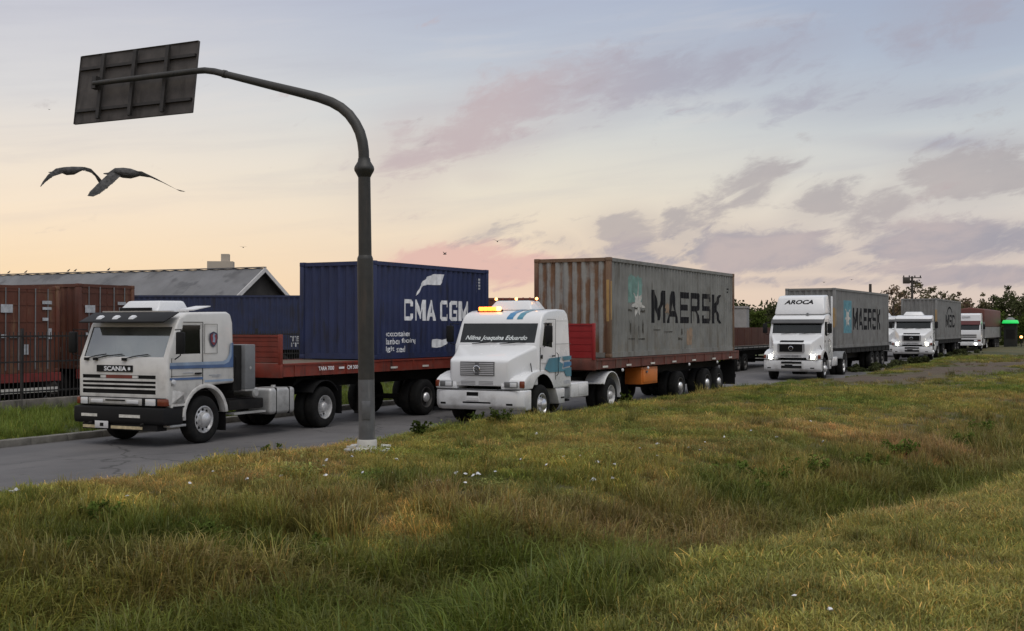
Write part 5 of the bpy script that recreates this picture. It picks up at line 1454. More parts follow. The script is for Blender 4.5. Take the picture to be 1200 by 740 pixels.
# ------------------------------------------------------------------ overhead sign on its pole
def sign_pole():
    px, py = -2.43, 20.05
    zb = tz(px, py) + .02
    t = thing('sign_gantry', 'grey steel pole with curved arm holding a large road sign seen from behind', 'sign post', (px, py, zb))
    ax = Vector((-CS, SN, 0))
    m_hi = mat('dark_weathered_steel', (.026, .025, .022), .55, metal=.0, var=.25, vscale=5, streak=((.045, .036, .028), .3, 9))
    m_lo = mat('grey_pole_paint', (.095, .098, .104), .5, metal=.1, var=.2, vscale=4, streak=((.16, .16, .16), .3, 10))
    zt = CAM_H + (384 - 445) / 1400 * 20.05 - zb
    z3 = CAM_H + (384 - 303) / 1400 * 20.05 - zb
    zk = CAM_H + (384 - 198) / 1400 * 20.05 - zb
    lean = lambda z: Vector((-.055 * z / 4.9, 0, z))
    MB().tube([lean(0.16), lean(zt)], .137, 28).build('pole_foot', m_lo, t, smooth=40)
    MB().tube([lean(zt + .001), lean(z3 - .02), lean(z3), lean(z3 + .05)], [.136, .134, .133, .112], 28).build('pole_base', m_hi, t, smooth=50)
    MB().tube([lean(z3 + .05), lean(zk - .10)], [.111, .103], 28).build('pole', m_hi, t, smooth=50)
    MB().tube([lean(zk - .14), lean(zk - .10), lean(zk - .03), lean(zk), lean(zk + .04), lean(zk + .12), lean(zk + .18)], [.105, .125, .165, .17, .16, .11, .10], 28).build('collar', m_hi, t, smooth=50)
    MB().box(-.07, .07, -.150, -.128, .55, .85).build('access_plate', m_lo, t, bevel=.006)
    rr_ = random.Random(3); m_ch = mat('whitewashed_concrete', (.44, .43, .40), .9)
    for k in range(9):
        a_ = k * .7 + rr_.uniform(-.2, .2); d0 = rr_.uniform(.26, .42); s0 = rr_.uniform(.04, .085)
        b = MB().hexa(*[[(d0 * math.cos(a_) + sx_ * s0 * rr_.uniform(.7, 1.2), d0 * math.sin(a_) + sy_ * s0 * rr_.uniform(.7, 1.2), zz_ * s0 * rr_.uniform(.6, 1.1) - .01) for sx_, sy_ in ((-1, -1), (1, -1), (1, 1), (-1, 1))] for zz_ in (-.4, 1.3)])
        b.build('concrete_chunk', m_ch, t, bevel=.012)
    # arm: rises, bends over, climbs gently, then runs level behind the sign
    P = [(0, zk + .15), (0.005, zk + .30), (.03, zk + .46), (.08, zk + .62), (.17, zk + .78), (.30, zk + .94), (.46, zk + 1.07), (.66, zk + 1.18), (.92, zk + 1.28), (1.25, zk + 1.38), (2.6, zk + 1.77), (3.2, zk + 1.945), (3.42, zk + 1.985), (3.7, zk + 1.995), (6.12, zk + 1.99)]
    off = lean(zk + .5).x
    pts = [Vector((off, 0, 0)) + ax * a + Vector((0, 0, z)) for a, z in P]
    rr = [.092, .091, .090, .089, .088, .087, .086, .085, .083, .080, .066, .060, .058, .055, .05]
    MB().tube(pts, rr, 20).build('arm', m_hi, t, smooth=50)
    MB().tube([pts[10] + (pts[11] - pts[10]) * .55, pts[10] + (pts[11] - pts[10]) * .66], .072, 20).build('arm_sleeve', m_hi, t, smooth=50)
    # sign board, tilted a little away at the top
    d_ = Vector((SN, CS, 0)); cz = zk + 1.93
    tilt = .135
    up = (Vector((0, 0, 1)) + d_ * tilt).normalized()
    nrm = ax.cross(up).normalized()
    if nrm.dot(d_) < 0: nrm = -nrm
    org = Vector((off, 0, cz)) + d_ * .17
    def S(a, u, w): return tuple(org + ax * a + up * u + nrm * w)
    def sbox(b, a0, a1, u0, u1, w0, w1):
        return b.hexa([S(a0, u0, w0), S(a1, u0, w0), S(a1, u0, w1), S(a0, u0, w1)], [S(a0, u1, w0), S(a1, u1, w0), S(a1, u1, w1), S(a0, u1, w1)])
    m_bk = mat('sign_back_sheet', (.062, .054, .049), .7, var=.25, vscale=3.5, streak=((.032, .027, .024), .45, 6), dirt=((.02, .018, .016), .5, 4, 0, 9))
    m_fr = mat('sign_frame_steel', (.022, .019, .017), .65, var=.3, vscale=8)
    A0, A1 = 3.80, 6.73
    sh = sbox(MB(), A0, A1, -.66, .70, .03, .042).build('sign_panel', m_bk, t)
    b = MB(); sbox(b, A0 + .002, A1 - .002, .701, .705, .0, .05); sbox(b, A0, A1, -.664, -.661, .0, .05); sbox(b, A0 - .006, A0 - .001, -.66, .70, .0, .05); sbox(b, A1 + .001, A1 + .006, -.66, .70, .0, .05)
    b.build('edge_frame', m_bk, sh)
    for u in (-.44, .40): sbox(MB(), A0 + .03, A1 - .03, u, u + .055, -.025, .028).build('cross_rail', m_fr, sh)
    for a in (4.42, 5.22, 6.02): sbox(MB(), a, a + .08, -.62, .66, -.08, -.026).build('upright', m_fr, sh)
    sbox(MB(), 6.06, 6.16, -.06, .18, -.20, -.085).build('arm_clamp', m_fr, sh)
    # concrete footing painted white
    MB().lathe([(.15, .30), (.165, .28), (.17, .17), (.24, .13), (.27, .0), (.27, -.15)], 0, 0, -.09, 'z', 20).build('footing', mat('whitewashed_concrete', (.44, .43, .40), .9, var=.3, vscale=8, bump=.6, dirt=((.14, .12, .09), .9, 6, -.1, .4)), t, smooth=50)
sign_pole()

# ------------------------------------------------------------------ fence, wall and yard behind the road
def road_frame(o): o.rotation_euler = (0, 0, YAW(26.2)); return o
def fence():
    t = thing('palisade_fence', 'dark iron picket fence standing along the low concrete wall', 'fence', (0, 0, 0), YAW(26.2))
    m = mat('fence_iron', (.022, .020, .019), .65, var=.3, vscale=5)
    n = 27.08
    b = MB(); s = 8.0
    while s < 46: b.box(s, s + .018, n - .009, n + .009, .42, 2.32); s += .145
    b.build('picket', m, t)
    for z in (.62, 1.46, 2.18): MB().box(8, 46, n + .016, n + .05, z, z + .045).build('rail', m, t)
    for s in np.arange(8.4, 46, 2.6): MB().box(s, s + .07, n + .052, n + .12, .10, 2.42).build('post', m, t)
fence()
wl = MB()
for s in np.arange(6, 47, 2.0): wl.box(s, s + 1.99, 26.92, 27.2, .05, .43)
wl = road_frame(wl.build('low_wall', mat('old_concrete', (.15, .135, .115), .95, var=.35, vscale=2.2, bump=.4, streak=((.06, .055, .045), .4, 3)), bevel=.015))
tag(wl, 'low concrete wall under the iron picket fence at the edge of the yard', 'wall')

def yard_container(label, px, n, z0, m, H=2.59, group='red-brown containers parked in the yard', seed=0):
    """Door end towards the road, body running straight back from it; X of the container then points along -across."""
    x, y, _ = cornered(px, n)
    L_ = 6.06
    # doors at the local far end: put that end on the road side
    t = container(label, (0, 0, 0), 0, L_, H, m, m, None, None, None, doors_near=True, group=group)
    t.rotation_euler = (0, 0, YAW(26.2) - math.pi / 2)          # local +X points from the yard to the road
    # local near side (-Y) then faces back down the road, towards the camera
    off = Matrix.Rotation(YAW(26.2) - math.pi / 2, 3, 'Z') @ Vector((L_, 0, 0))
    t.location = (x - off.x, y - off.y, z0)
    r = random.Random(seed)
    for (yy, zz, w_, h_, mm) in [(.30, 1.78, .42, .24, M_GLETTER), (1.72, 2.05, .36, .10, M_GLETTER), (1.74, 1.88, .34, .08, M_GLETTER), (1.80, 1.55, .22, .09, M_GLETTER), (2.0, 1.0, .12, .32, M_GLETTER), (1.1, .55, .16, .3, M_GLETTER), (.25, 1.05, .18, .1, M_GLETTER)]:
        yy += r.uniform(-.06, .06)
        MB().box(L_ + .004, L_ + .009, yy, yy + w_, zz, zz + h_).build('door_sticker', mm, t)
    for k, (u, z, w_, h_) in enumerate([(1.2, 1.5, .12, .7), (2.1, 1.0, .10, .9), (3.1, 1.7, .08, .5), (3.6, 1.2, .14, .35), (4.3, 1.35, .09, .6), (4.32, 1.0, .09, .14), (4.3, .8, .1, .12), (5.2, .5, .1, .2)]):
        side_decal(t, 'scrape_mark', ragged(w_, h_, 5, .4, 70 + k + seed), u, z, mat('scraped_pale_marks', (.30, .21, .16), .8, var=.4, vscale=8))
    # the chassis it stands on
    v = thing('container_chassis', ('dark chassis with red rear beam under the %s container' % ('plaque-marked red-brown' if 'plaque' in label else 'darker red-brown')), 'trailer', t.location.copy(), 0, 'chassis under the yard containers')
    v.rotation_euler = t.rotation_euler.copy(); v.location.z = 0.1
    for yy in (.75, 1.55): MB().box(.1, L_ - .1, yy, yy + .14, .72, z0 - .102).build('main_beam', M_CHASSIS, v)
    MB().box(L_ - .1, L_ + .06, .0, CW, .74, z0 - .105).build('rear_beam', mat('red_beam_paint', (.20, .03, .025), .6, var=.25), v)
    MB().box(L_ - .02, L_ + .05, .1, CW - .1, .42, .56).build('underrun_bar', M_REFL, v)
    for xx in (L_ - 1.1, L_ - 2.4): axle(v, xx, .03, CW - .03, m_rim=M_RIMDARK, detail=False)
    return t
yard_container('red-brown container with a white plaque on its doors, parked behind the fence', -8, 28.4, 1.10, C_BROWN, seed=1)
yard_container('darker red-brown container with rust-streaked side, behind the fence', 92, 28.9, 1.14, C_BROWN2, H=2.7, seed=4)

def wide_container(label, x, y, z0, yaw, L_, m, group):
    return container(label, (x, y, z0), yaw, L_, 2.59, m, m, group=group)
# the row beyond: long sides square to the view
yr = container('faded navy forty-foot container standing beyond the blue-striped truck', (-20.2, 60.0, 1.33), 88.0, 12.19, 2.75, C_NAVYOLD, C_NAVYOLD, group='containers stacked in the yard')
side_decal(yr, 'lettering', text_mesh('TEX', .85, .26, .03), 9.0, .42, M_GLETTER)
side_decal(yr, 'lettering', text_mesh('ITY', .70, .24, .03), 9.05, .05 + .06, M_GLETTER)
container('dull red container behind the navy one, seen between the two trucks', (-6.5, 62.0, 1.33), 84.0, 12.19, 2.68, C_MAROON, C_MAROON, group='containers stacked in the yard')
for (x, y, yw) in ((-20.2, 60.0, 88.0), (-6.5, 62.0, 84.0)):
    v = thing('container_chassis', 'dark skeletal chassis under the %s yard container' % ('faded navy' if x < -10 else 'dull red'), 'trailer', (x, y, .1), YAW(yw), 'chassis under the yard containers')
    for yy in (.75, 1.55): MB().box(.1, 12.1, yy, yy + .14, .75, 1.225).build('main_beam', M_CHASSIS, v)
    for xx in (2.0, 8.5, 9.8, 11.1): axle(v, xx, .03, CW - .03, m_rim=M_RIMDARK, detail=False)

# ------------------------------------------------------------------ buildings
def shed():
    t = thing('warehouse_shed', 'long low warehouse with grey sheet roof and white gable trim beyond the yard', 'warehouse', (-14.5, 70, 0), YAW(26.2))
    # X along the road, Y away from it; the ridge runs along Y
    hw, L_, zr_, ze = 4.6, 60.0, 5.92, 2.95
    m_wall = mat('dark_timber_wall', (.035, .032, .03), .9, var=.25)
    m_roof = mat('weathered_roof_sheet', (.135, .135, .14), .75, var=.2, vscale=.35, streak=((.075, .075, .08), .35, .6), dirt=((.10, .095, .09), .6, .6, 0, 9))
    m_trim = mat('white_gable_trim', (.55, .54, .53), .6, var=.1)
    MB().prism([(-hw + .4, .1), (-hw + .4, ze + .05), (0, zr_ - .12), (hw - .4, ze + .05), (hw - .4, .1)], .35, L_).build('wall', m_wall, t)
    for sg in (-1, 1):
        b = MB(); nx = 16; un = 0.9
        n = int(L_ / .45); vs = []; fs = []
        for i in range(n + 1):
            yy = i * .45; dz = .035 * (i % 2)
            vs += [(0, yy, zr_ + dz), (sg * hw, yy, ze - .12 + dz)]
        b.add(vs, [(2 * i, 2 * i + 1, 2 * i + 3, 2 * i + 2) for i in range(n)])
        b.build('roof', m_roof, t)
        q = MB().hexa([(0, -.06, zr_ - .22), (sg * (hw + .05), -.06, ze - .36), (sg * (hw + .05), -.01, ze - .36), (0, -.01, zr_ - .22)], [(0, -.06, zr_ + .05), (sg * (hw + .05), -.06, ze - .08), (sg * (hw + .05), -.01, ze - .08), (0, -.01, zr_ + .05)])
        q.build('gable_trim', m_trim, t)
    MB().box(-.12, .12, -.05, L_, zr_ + .036, zr_ + .09).build('ridge_cap', m_roof, t)
    MB().box(-1.9, -1.6, 9.0, 9.3, 4.75, 5.0).build('roof_vent', M_BLACK, t)
shed()
def tower():
    t = thing('tower_block', 'pale distant tower block rising behind the grey warehouse roof', 'building', (-195, 800, 0), R(8))
    m = mat('pale_render', (.40, .355, .30), .9, var=.06, vscale=.05)
    md = mat('window_band', (.22, .20, .18), .6, var=.1)
    MB().box(-8.4, 8.4, -6, 6, 0, 46.5).build('wall', m, t)
    MB().box(.4, 5.6, -4, 4, 46.5, 51.5).build('lift_house', m, t)
    for i in range(5):
        for j in range(8):
            MB().box(-7.6 + i * 3.3, -6.2 + i * 3.3, -6.06, -6.005, 11 + j * 3.9, 12.9 + j * 3.9).build('window', md, t)
tower()
def silo():
    t = thing('concrete_building', 'pale grey flat-roofed building beyond the end of the grey container', 'building', (20.0, 133, 0), R(-14))
    m = mat('grey_render', (.26, .25, .24), .9, var=.15, vscale=.8)
    MB().box(0, 6.0, 0, 6, 0, 4.6).build('wall', m, t); MB().box(-.1, 6.1, -.1, 6.1, 4.601, 4.8).build('roof', m, t)
    MB().box(2.0, 3.0, -.03, -.005, .1, 2.1).build('door', M_DARK, t)
silo()
def kiosk():
    z = 118; x = (1184 - 600) / 1400 * z
    t = thing('roadside_kiosk', 'small dark kiosk with a bright green lit canopy at the end of the queue', 'kiosk', (x, z, .25), R(-24))
    m_g = mat('lit_green_canopy', (.02, .4, .10), .4, emit=((.003, .50, .07), .9))
    MB().box(-.6, .6, -.2, 1.2, 0, 2.59).build('wall', mat('kiosk_dark_wall', (.012, .014, .013), .8, var=.2), t)
    MB().hexa([(-.78, -.5, 2.60), (.78, -.5, 2.60), (.78, 1.4, 2.60), (-.78, 1.4, 2.60)], [(-.66, -.4, 2.92), (.66, -.4, 2.92), (.66, 1.3, 2.92), (-.66, 1.3, 2.92)]).build('canopy', m_g, t, bevel=.06)
    MB().hexa([(-.48, -.18, 2.925), (.48, -.18, 2.925), (.48, 1.05, 2.925), (-.48, 1.05, 2.925)], [(-.2, 0, 3.2), (.2, 0, 3.2), (.2, .9, 3.2), (-.2, .9, 3.2)]).build('roof', M_GALV, t, bevel=.04)
    MB().box(-.4, .4, -.23, -.205, 1.1, 2.0).build('hatch', M_BLACK, t)
    for k, dx in enumerate((.62, 1.15)):
        q = thing('orange_lamp', 'small orange lamp on a short post beside the green-lit kiosk' if k == 0 else 'pale yellow lamp on a short post farther from the green-lit kiosk', 'lamp', (x + dx * .9, z - 1.2 - k, .25))
        MB().tube([(0, 0, 0), (0, 0, 1.15 - k * .3)], .04, 8).build('post', M_BLACK, q)
        MB().lathe([(.001, 0), (.11, .03), (.13, .12), (.11, .21), (.001, .24)], 0, 0, 1.15 - k * .3, 'z', 14).build('lamp_globe', M_AMBERHOT if k == 0 else M_HEADON, q)
kiosk()

# ------------------------------------------------------------------ utility poles
def utility(label, px, z, top, arms):
    x = (px - 600) / 1400 * z; h = CAM_H + (384 - top) / 1400 * z
    t = thing('utility_pole', label, 'utility pole', (x, z, 0))
    m = mat('dark_pole_timber', (.05, .042, .036), .9, var=.2)
    MB().tube([(0, 0, 0), (0, 0, h)], [.16, .11], 12).build('pole', m, t, smooth=50)
    for zz, w_ in arms:
        a = MB().box(-w_, w_, -.06, .06, h - zz - .1, h - zz).build('crossarm', m, t)
        for k in np.linspace(-w_ + .1, w_ - .1, 4): MB().lathe([(.001, .2), (.06, .16), (.07, .04), (.03, 0)], k, 0, h - zz + .001, 'z', 8).build('insulator', M_BLACK, a)
    if len(arms) > 1: MB().box(-.9, -.25, -.2, .2, h - .75, h - .2).build('transformer', m, t, bevel=.05)
utility('utility pole with crossarms standing above the trees behind the fourth truck', 1069, 122, 324, [(.1, .95), (.6, .6)])
utility('bare thin utility pole rising behind the clean grey container', 1020, 96, 333, [])

# ------------------------------------------------------------------ trees and shrubs
def leaf_mat(name, col):
    m = bpy.data.materials.new(name); m.use_nodes = True
    nt = m.node_tree; nt.nodes.clear()
    out = nd(nt, 'ShaderNodeOutputMaterial')
    at = nd(nt, 'ShaderNodeAttribute', attribute_name='shade').outputs[0]
    c = mixc(nt, 1.0, (*col, 1), at, 'MULTIPLY')
    d = nd(nt, 'ShaderNodeBsdfDiffuse', {0: c}); tr = nd(nt, 'ShaderNodeBsdfTranslucent', {0: c})
    s = nd(nt, 'ShaderNodeMixShader', {0: .25, 1: d.outputs[0], 2: tr.outputs[0]})
    nt.links.new(s.outputs[0], out.inputs[0]); return m
M_LEAF = [leaf_mat('olive_leaves', (.115, .102, .055)), leaf_mat('dark_green_leaves', (.062, .070, .032)), leaf_mat('brown_green_leaves', (.135, .095, .062)), leaf_mat('fresh_green_leaves', (.062, .085, .020)), leaf_mat('ditch_weed_leaves', (.105, .145, .032))]  # tree leaf colours lightened to carry distant backlit haze
M_BARK = mat('bark', (.06, .048, .038), .95, var=.3, vscale=6)
def leaves_mesh(name, centres, radii, n, size, rg, flat=.8):
    V = []; C_ = []; F = []
    cs = np.array(centres, float); rs = np.array(radii, float)
    pr = rs ** 2 / (rs ** 2).sum()
    pick = rg.choice(len(cs), n, p=pr)
    dirs = rg.normal(size=(n, 3)); dirs /= np.linalg.norm(dirs, axis=1, keepdims=True)
    rad = rg.uniform(0, 1, n) ** .45
    pos = cs[pick] + dirs * rad[:, None] * rs[pick][:, None] * np.array([1, 1, flat])
    shade_c = rg.uniform(.7, 1.3, len(cs))
    a = rg.normal(size=(n, 3)); a /= np.linalg.norm(a, axis=1, keepdims=True)
    b = np.cross(a, rg.normal(size=(n, 3))); b /= np.linalg.norm(b, axis=1, keepdims=True)
    s = size * rg.uniform(.6, 1.35, n)[:, None]
    q = np.stack([pos - a * s * .5, pos + b * s * .28, pos + a * s * .5, pos - b * s * .28], 1).reshape(-1, 3)
    sh = shade_c[pick] * rg.uniform(.7, 1.35, n)
    me = bpy.data.meshes.new(name)
    me.from_pydata(q.tolist(), [], (np.arange(n * 4).reshape(-1, 4)).tolist())
    at = me.attributes.new('shade', 'FLOAT_COLOR', 'POINT')
    col = np.ones((n * 4, 4)); col[:, :3] = np.repeat(sh, 4)[:, None]
    at.data.foreach_set('color', col.ravel()); return me
def tree(label, x, y, h, w, n, size, mi, seed, sparse=.5, group=None, trunk_h=.35, name='tree', cat='tree', zb=0.0):
    rg = np.random.default_rng(seed)
    t = thing(name, label, cat, (x, y, zb), 0, group)
    b = MB(); th = h * trunk_h; r0 = max(.06, h * .022)
    b.tube([(0, 0, -.2), (.02 * h * rg.normal(), 0, th * .5), (.03 * h * rg.normal(), .02 * h, th), (.03 * h * rg.normal(), 0, h * .78)], [r0 * 1.3, r0, r0 * .8, r0 * .2], 9)
    cs = []; rs = []; k = int(9 + 9 * sparse)
    for i in range(k):
        a = 2.4 * i + rg.uniform(-.5, .5); f = (i + .5) / k
        zz = th * .85 + (h * .95 - th * .85) * f
        rr = w * .5 * (math.sin(math.pi * min(1, .18 + .8 * f)) ** .7) * rg.uniform(.45, 1.0)
        e = (rr * math.cos(a), rr * math.sin(a), zz)
        s_ = (0, 0, max(th * .6, zz - rr * .8))
        b.tube([s_, tuple((np.array(s_) * .45 + np.array(e) * .55) + rg.normal(0, .03 * h, 3)), e], [r0 * .4, r0 * .22, r0 * .08], 5)
        cs.append(e); rs.append(w * rg.uniform(.11, .20) * (1.15 if sparse < .4 else .85))
        for _ in range(2):
            cs.append(tuple(np.array(e) + rg.normal(0, w * .10, 3))); rs.append(w * rg.uniform(.05, .10))
    b.build('trunk', M_BARK, t, smooth=50)
    link('crown', leaves_mesh('crown', cs, rs, n, size, rg), M_LEAF[mi], t)
    return t
def at_px(px, z): return ((px - 600) / 1400 * z, z)
def hpx(top, z): return CAM_H + (384 - top) / 1400 * z
G_ = 'trees beyond the far end of the queue'
for i, (px, z, top, w, n, size, mi, sp, lab) in enumerate([
    (1046, 128, 333, 4.0, 900, .30, 2, .9, 'thin brown-leaved tree beside the bare utility pole'),
    (1072, 132, 331, 5.0, 1100, .32, 0, .8, 'sparse olive tree around the pole with crossarms'),
    (1092, 126, 334, 4.2, 1000, .30, 0, .8, 'sparse tree with a rounded olive top above the plain grey container'),
    (1112, 134, 346, 5.0, 1500, .32, 0, .6, 'low spreading olive tree over the end of the plain grey container'),
    (1128, 140, 348, 4.4, 1300, .32, 2, .6, 'low brown-green tree above the red-brown sheeted load'),
    (1152, 150, 350, 5.0, 1600, .34, 0, .5, 'small olive tree in the gap left of the tall dark trees'),
    (1178, 146, 340, 5.6, 3200, .32, 1, .3, 'tall dense dark tree above the green-lit kiosk'),
    (1197, 142, 342, 5.6, 3000, .32, 1, .3, 'tall dense dark tree at the very edge of the view'),
    (1222, 150, 338, 7.0, 3000, .34, 1, .3, 'broad dark tree beyond the tall dense pair'),
    (1060, 150, 352, 6.0, 1500, .34, 2, .5, 'broad brown-green tree low behind the white cab'),
    (872, 150, 361, 3.6, 1500, .34, 1, .3, 'dark green tree just past the end of the weathered container'),
    (888, 148, 364, 3.8, 1700, .34, 3, .3, 'brighter green bushy tree beside the high-roofed truck'),
    (905, 152, 360, 4.2, 1600, .34, 1, .3, 'dark green tree half hidden by the high roof deflector'),
    (925, 160, 364, 5.0, 1400, .36, 1, .3, 'dark tree hidden behind the high-roofed truck'),
    (1163, 128, 366, 4.2, 1700, .30, 3, .3, 'low green tree behind the sheeted load'),
    (1208, 126, 368, 4.6, 1700, .30, 3, .3, 'low green tree right of the kiosk')]):
    x, y = at_px(px, z)
    tree(lab, x, y, hpx(top, z), w, n, size, mi, 100 + i, sp, G_, trunk_h=.35 if sp > .4 else .15)
# low wood on the skyline
def treeline():
    rg = np.random.default_rng(77)
    cs = []; rs = []
    for i in range(260):
        a = R(rg.uniform(7, 34)); d = rg.uniform(200, 290); r = rg.uniform(2.0, 4.2)
        cs.append((d * math.sin(a), d * math.cos(a), rg.uniform(.5, 5.0))); rs.append(r)
    o = link('far_wood', leaves_mesh('far_wood', cs, rs, 48000, .85, rg), M_LEAF[1]); tag(o, kind='stuff')
treeline()
GS = 'shrubs on the verge between the third and fourth trucks'
for i, (px, py, z, h, w, lab) in enumerate([(1022, 428, 62, .6, 1.8, 'low dark shrub at the rear wheels of the clean grey container trailer'),
                                            (1042, 425, 65, .6, 1.6, 'dark rounded shrub in front of the fourth truck'),
                                            (1058, 424, 66, .62, 2.0, 'broad dark shrub below the fourth truck bumper'),
                                            (1074, 424, 67, .6, 1.2, 'smallest dark shrub beside the fourth truck bumper'),
                                            (1008, 431, 60, .5, 1.4, 'thin low shrub beside the trailer of the clean grey container'),
                                            (1112, 415, 82, .6, 2.2, 'shrub beside the rear wheels of the plain grey container trailer'),
                                            (1128, 411, 90, .7, 2.4, 'shrub between the fourth truck and the farthest truck')]):
    x, y = at_px(px, z)
    rg = np.random.default_rng(300 + i)
    t = thing('shrub', lab, 'shrub', (x, y, tz(x, y) - .02), 0, GS)
    cs = [tuple(rg.normal(0, 1, 3) * np.array([w * .26, w * .22, 0]) + np.array([0, 0, rg.uniform(.2, .75) * h])) for _ in range(12)]
    link('foliage', leaves_mesh('foliage', cs, [h * rg.uniform(.25, .42) for _ in cs], 1300, .16, rg), M_LEAF[1], t)
    b = MB()
    for c in cs[:6]: b.tube([(c[0] * .3, c[1] * .3, -.05), c], [.02, .008], 5)
    b.build('stem', M_BARK, t)

# taller weeds at the road edge
def weed(label, x, y, h, w, n, seed, group='weeds along the edge of the road'):
    rg = np.random.default_rng(seed)
    t = thing('weed', label, 'weed', (x, y, (tz(x, y) if 'ditch' in group else max(tz(x, y), 0.0)) - .01), 0, group)
    b = MB(); cs = []; rs = []
    for i in range(13):
        a = rg.uniform(0, 6.28); e = (w * .62 * rg.uniform(.2, 1) * math.cos(a), w * .5 * rg.uniform(.2, 1) * math.sin(a), h * rg.uniform(.4, 1.15))
        b.tube([(0, 0, 0), (e[0] * .4, e[1] * .4, e[2] * .6), e], [.006, .005, .003], 5)
        for f in (.45, .7, .95): cs.append((e[0] * f, e[1] * f, e[2] * f)); rs.append(w * .085)
    mi = M_LEAF[4] if 'ditch' in group else M_LEAF[3]
    b.build('stem', mi, t)
    link('foliage', leaves_mesh('foliage', cs, rs, n, .07, rg, 1.0), mi, t)
for i, (px, py, h, w, n, lab) in enumerate([(322, 529, .30, .48, 420, 'leafy weed at the road edge in front of the fuel tank'), (492, 511, .28, .40, 320, 'leafy weed between the sign pole and the bonneted truck'),
                                            (560, 497, .34, .75, 560, 'wide weed clump below the bumper of the bonneted truck'), (590, 497, .30, .70, 520, 'weed clump nearest the front wheel of the bonneted truck'),
                                            (735, 466, .50, .55, 420, 'tall weed beside the drive wheel of the bonneted truck')]):
    zg = .3; 
    for _ in range(6):
        z = (CAM_H - zg) * 1400 / (py - 384); x = (px - 600) / 1400 * z; zg = tz(x, z)
    while tz(x, z) < .10: z -= .1; x = (px - 600) / 1400 * z
    weed(lab, x, z, h, w, n, 400 + i)

rw = random.Random(31)
for i, (px, py, h, w) in enumerate([(905, 572, .42, .8), (940, 560, .45, .9), (880, 585, .4, .7), (975, 585, .36, .7), (1010, 552, .4, .8), (860, 560, .32, .6), (1060, 535, .4, .8), (110, 612, .34, .6), (220, 640, .4, .6), (350, 655, .36, .6), (620, 640, .4, .6), (800, 640, .36, .6), (500, 690, .36, .55), (60, 660, .36, .55), (1150, 508, .42, .8), (1120, 522, .35, .7)]):
    zg = -.2
    for _ in range(14):
        z = .5 * ((CAM_H - zg) * 1400 / (py - 384)) + (.5 * z if _ else .5 * ((CAM_H - zg) * 1400 / (py - 384))); x = (px - 600) / 1400 * z; zg = tz(x, z)
    weed('low leafy green weed clump growing among the tall ditch grass', x, z, h * .68, w * 1.1, 520, 500 + i, 'weed clumps in the grassy ditch')

# ------------------------------------------------------------------ litter and small flowers in the grass
def litter():
    rg = random.Random(12)
    M_P = [mat('white_paper_scrap', (.62, .62, .63), .7, var=.1), mat('pale_grey_plastic', (.42, .43, .45), .4, var=.15)]
    spots = [(250, 560, .8), (150, 590, .8), (290, 606, .9), (425, 600, .8), (460, 590, .7), (380, 622, .9), (545, 590, .8), (580, 560, .7), (610, 545, .8), (640, 552, .7), (720, 560, .8), (750, 590, .8), (680, 600, .7), (770, 610, .9), (560, 640, .9), (330, 650, 1), (880, 560, .7), (910, 580, .8), (490, 572, 1), (505, 574, 1), (515, 573, 1.2), (500, 578, .8), (480, 571, .8), (466, 573, .8), (535, 562, .9), (545, 564, .9), (555, 566, 1), (562, 565, .9), (560, 563, .8), (412, 542, .9), (383, 546, .8), (465, 545, 1),
             (223, 574, .9), (330, 570, .8), (382, 592, 1.0), (97, 618, .9), (20, 640, 2.0), (14, 638, 1.2), (628, 514, 1.1), (770, 526, 1), (806, 532, 1), (700, 548, 1), (660, 542, .8), (695, 637, 1.8), (718, 633, 1.0), (820, 545, .8), (826, 546, .7), (840, 642, .9), (832, 644, .8), (938, 601, 2.0), (970, 603, 1.2), (985, 606, .9), (950, 545, .8),
             (964, 578, .8), (1075, 592, 1.0), (1122, 566, 1.0), (1000, 612, .8), (972, 732, 1.1), (930, 715, .8), (793, 676, .8), (848, 562, .7), (1012, 610, .7)]
    mesh = []
    for k in range(5):
        b = MB(); n = 7
        ring = [(math.cos(2 * math.pi * i / n) * rg.uniform(.6, 1.1), math.sin(2 * math.pi * i / n) * rg.uniform(.4, 1.0), rg.uniform(-.2, .5)) for i in range(n)]
        b.add([(0, 0, .7)] + ring + [(.1, 0, -.3)], [(0, i + 1, (i + 1) % n + 1) for i in range(n)] + [(n + 1, (i + 1) % n + 1, i + 1) for i in range(n)])
        for m in M_P:
            me = b.mesh('scrap'); me.materials.append(m); mesh.append(me)
    for px, py, s in spots:
        zg = .3
        for _ in range(8):
            z = (CAM_H - zg) * 1400 / (py - 384); x = (px - 600) / 1400 * z; zg = tz(x, z)
        o = bpy.data.objects.new('litter_scrap', rg.choice(mesh)); COL.objects.link(o)
        o.location = (x, z, tz(x, z) + .09); sc_ = .042 * s * rg.uniform(.75, 1.15) * (z / 15) ** .3
        o.scale = (sc_, sc_, sc_ * .8); o.rotation_euler = (rg.uniform(-.6, .6), rg.uniform(-.6, .6), rg.uniform(0, 6))
        tag(o, 'small crumpled white scrap lying in the grass verge', 'litter', 'white scraps scattered in the grass')
litter()

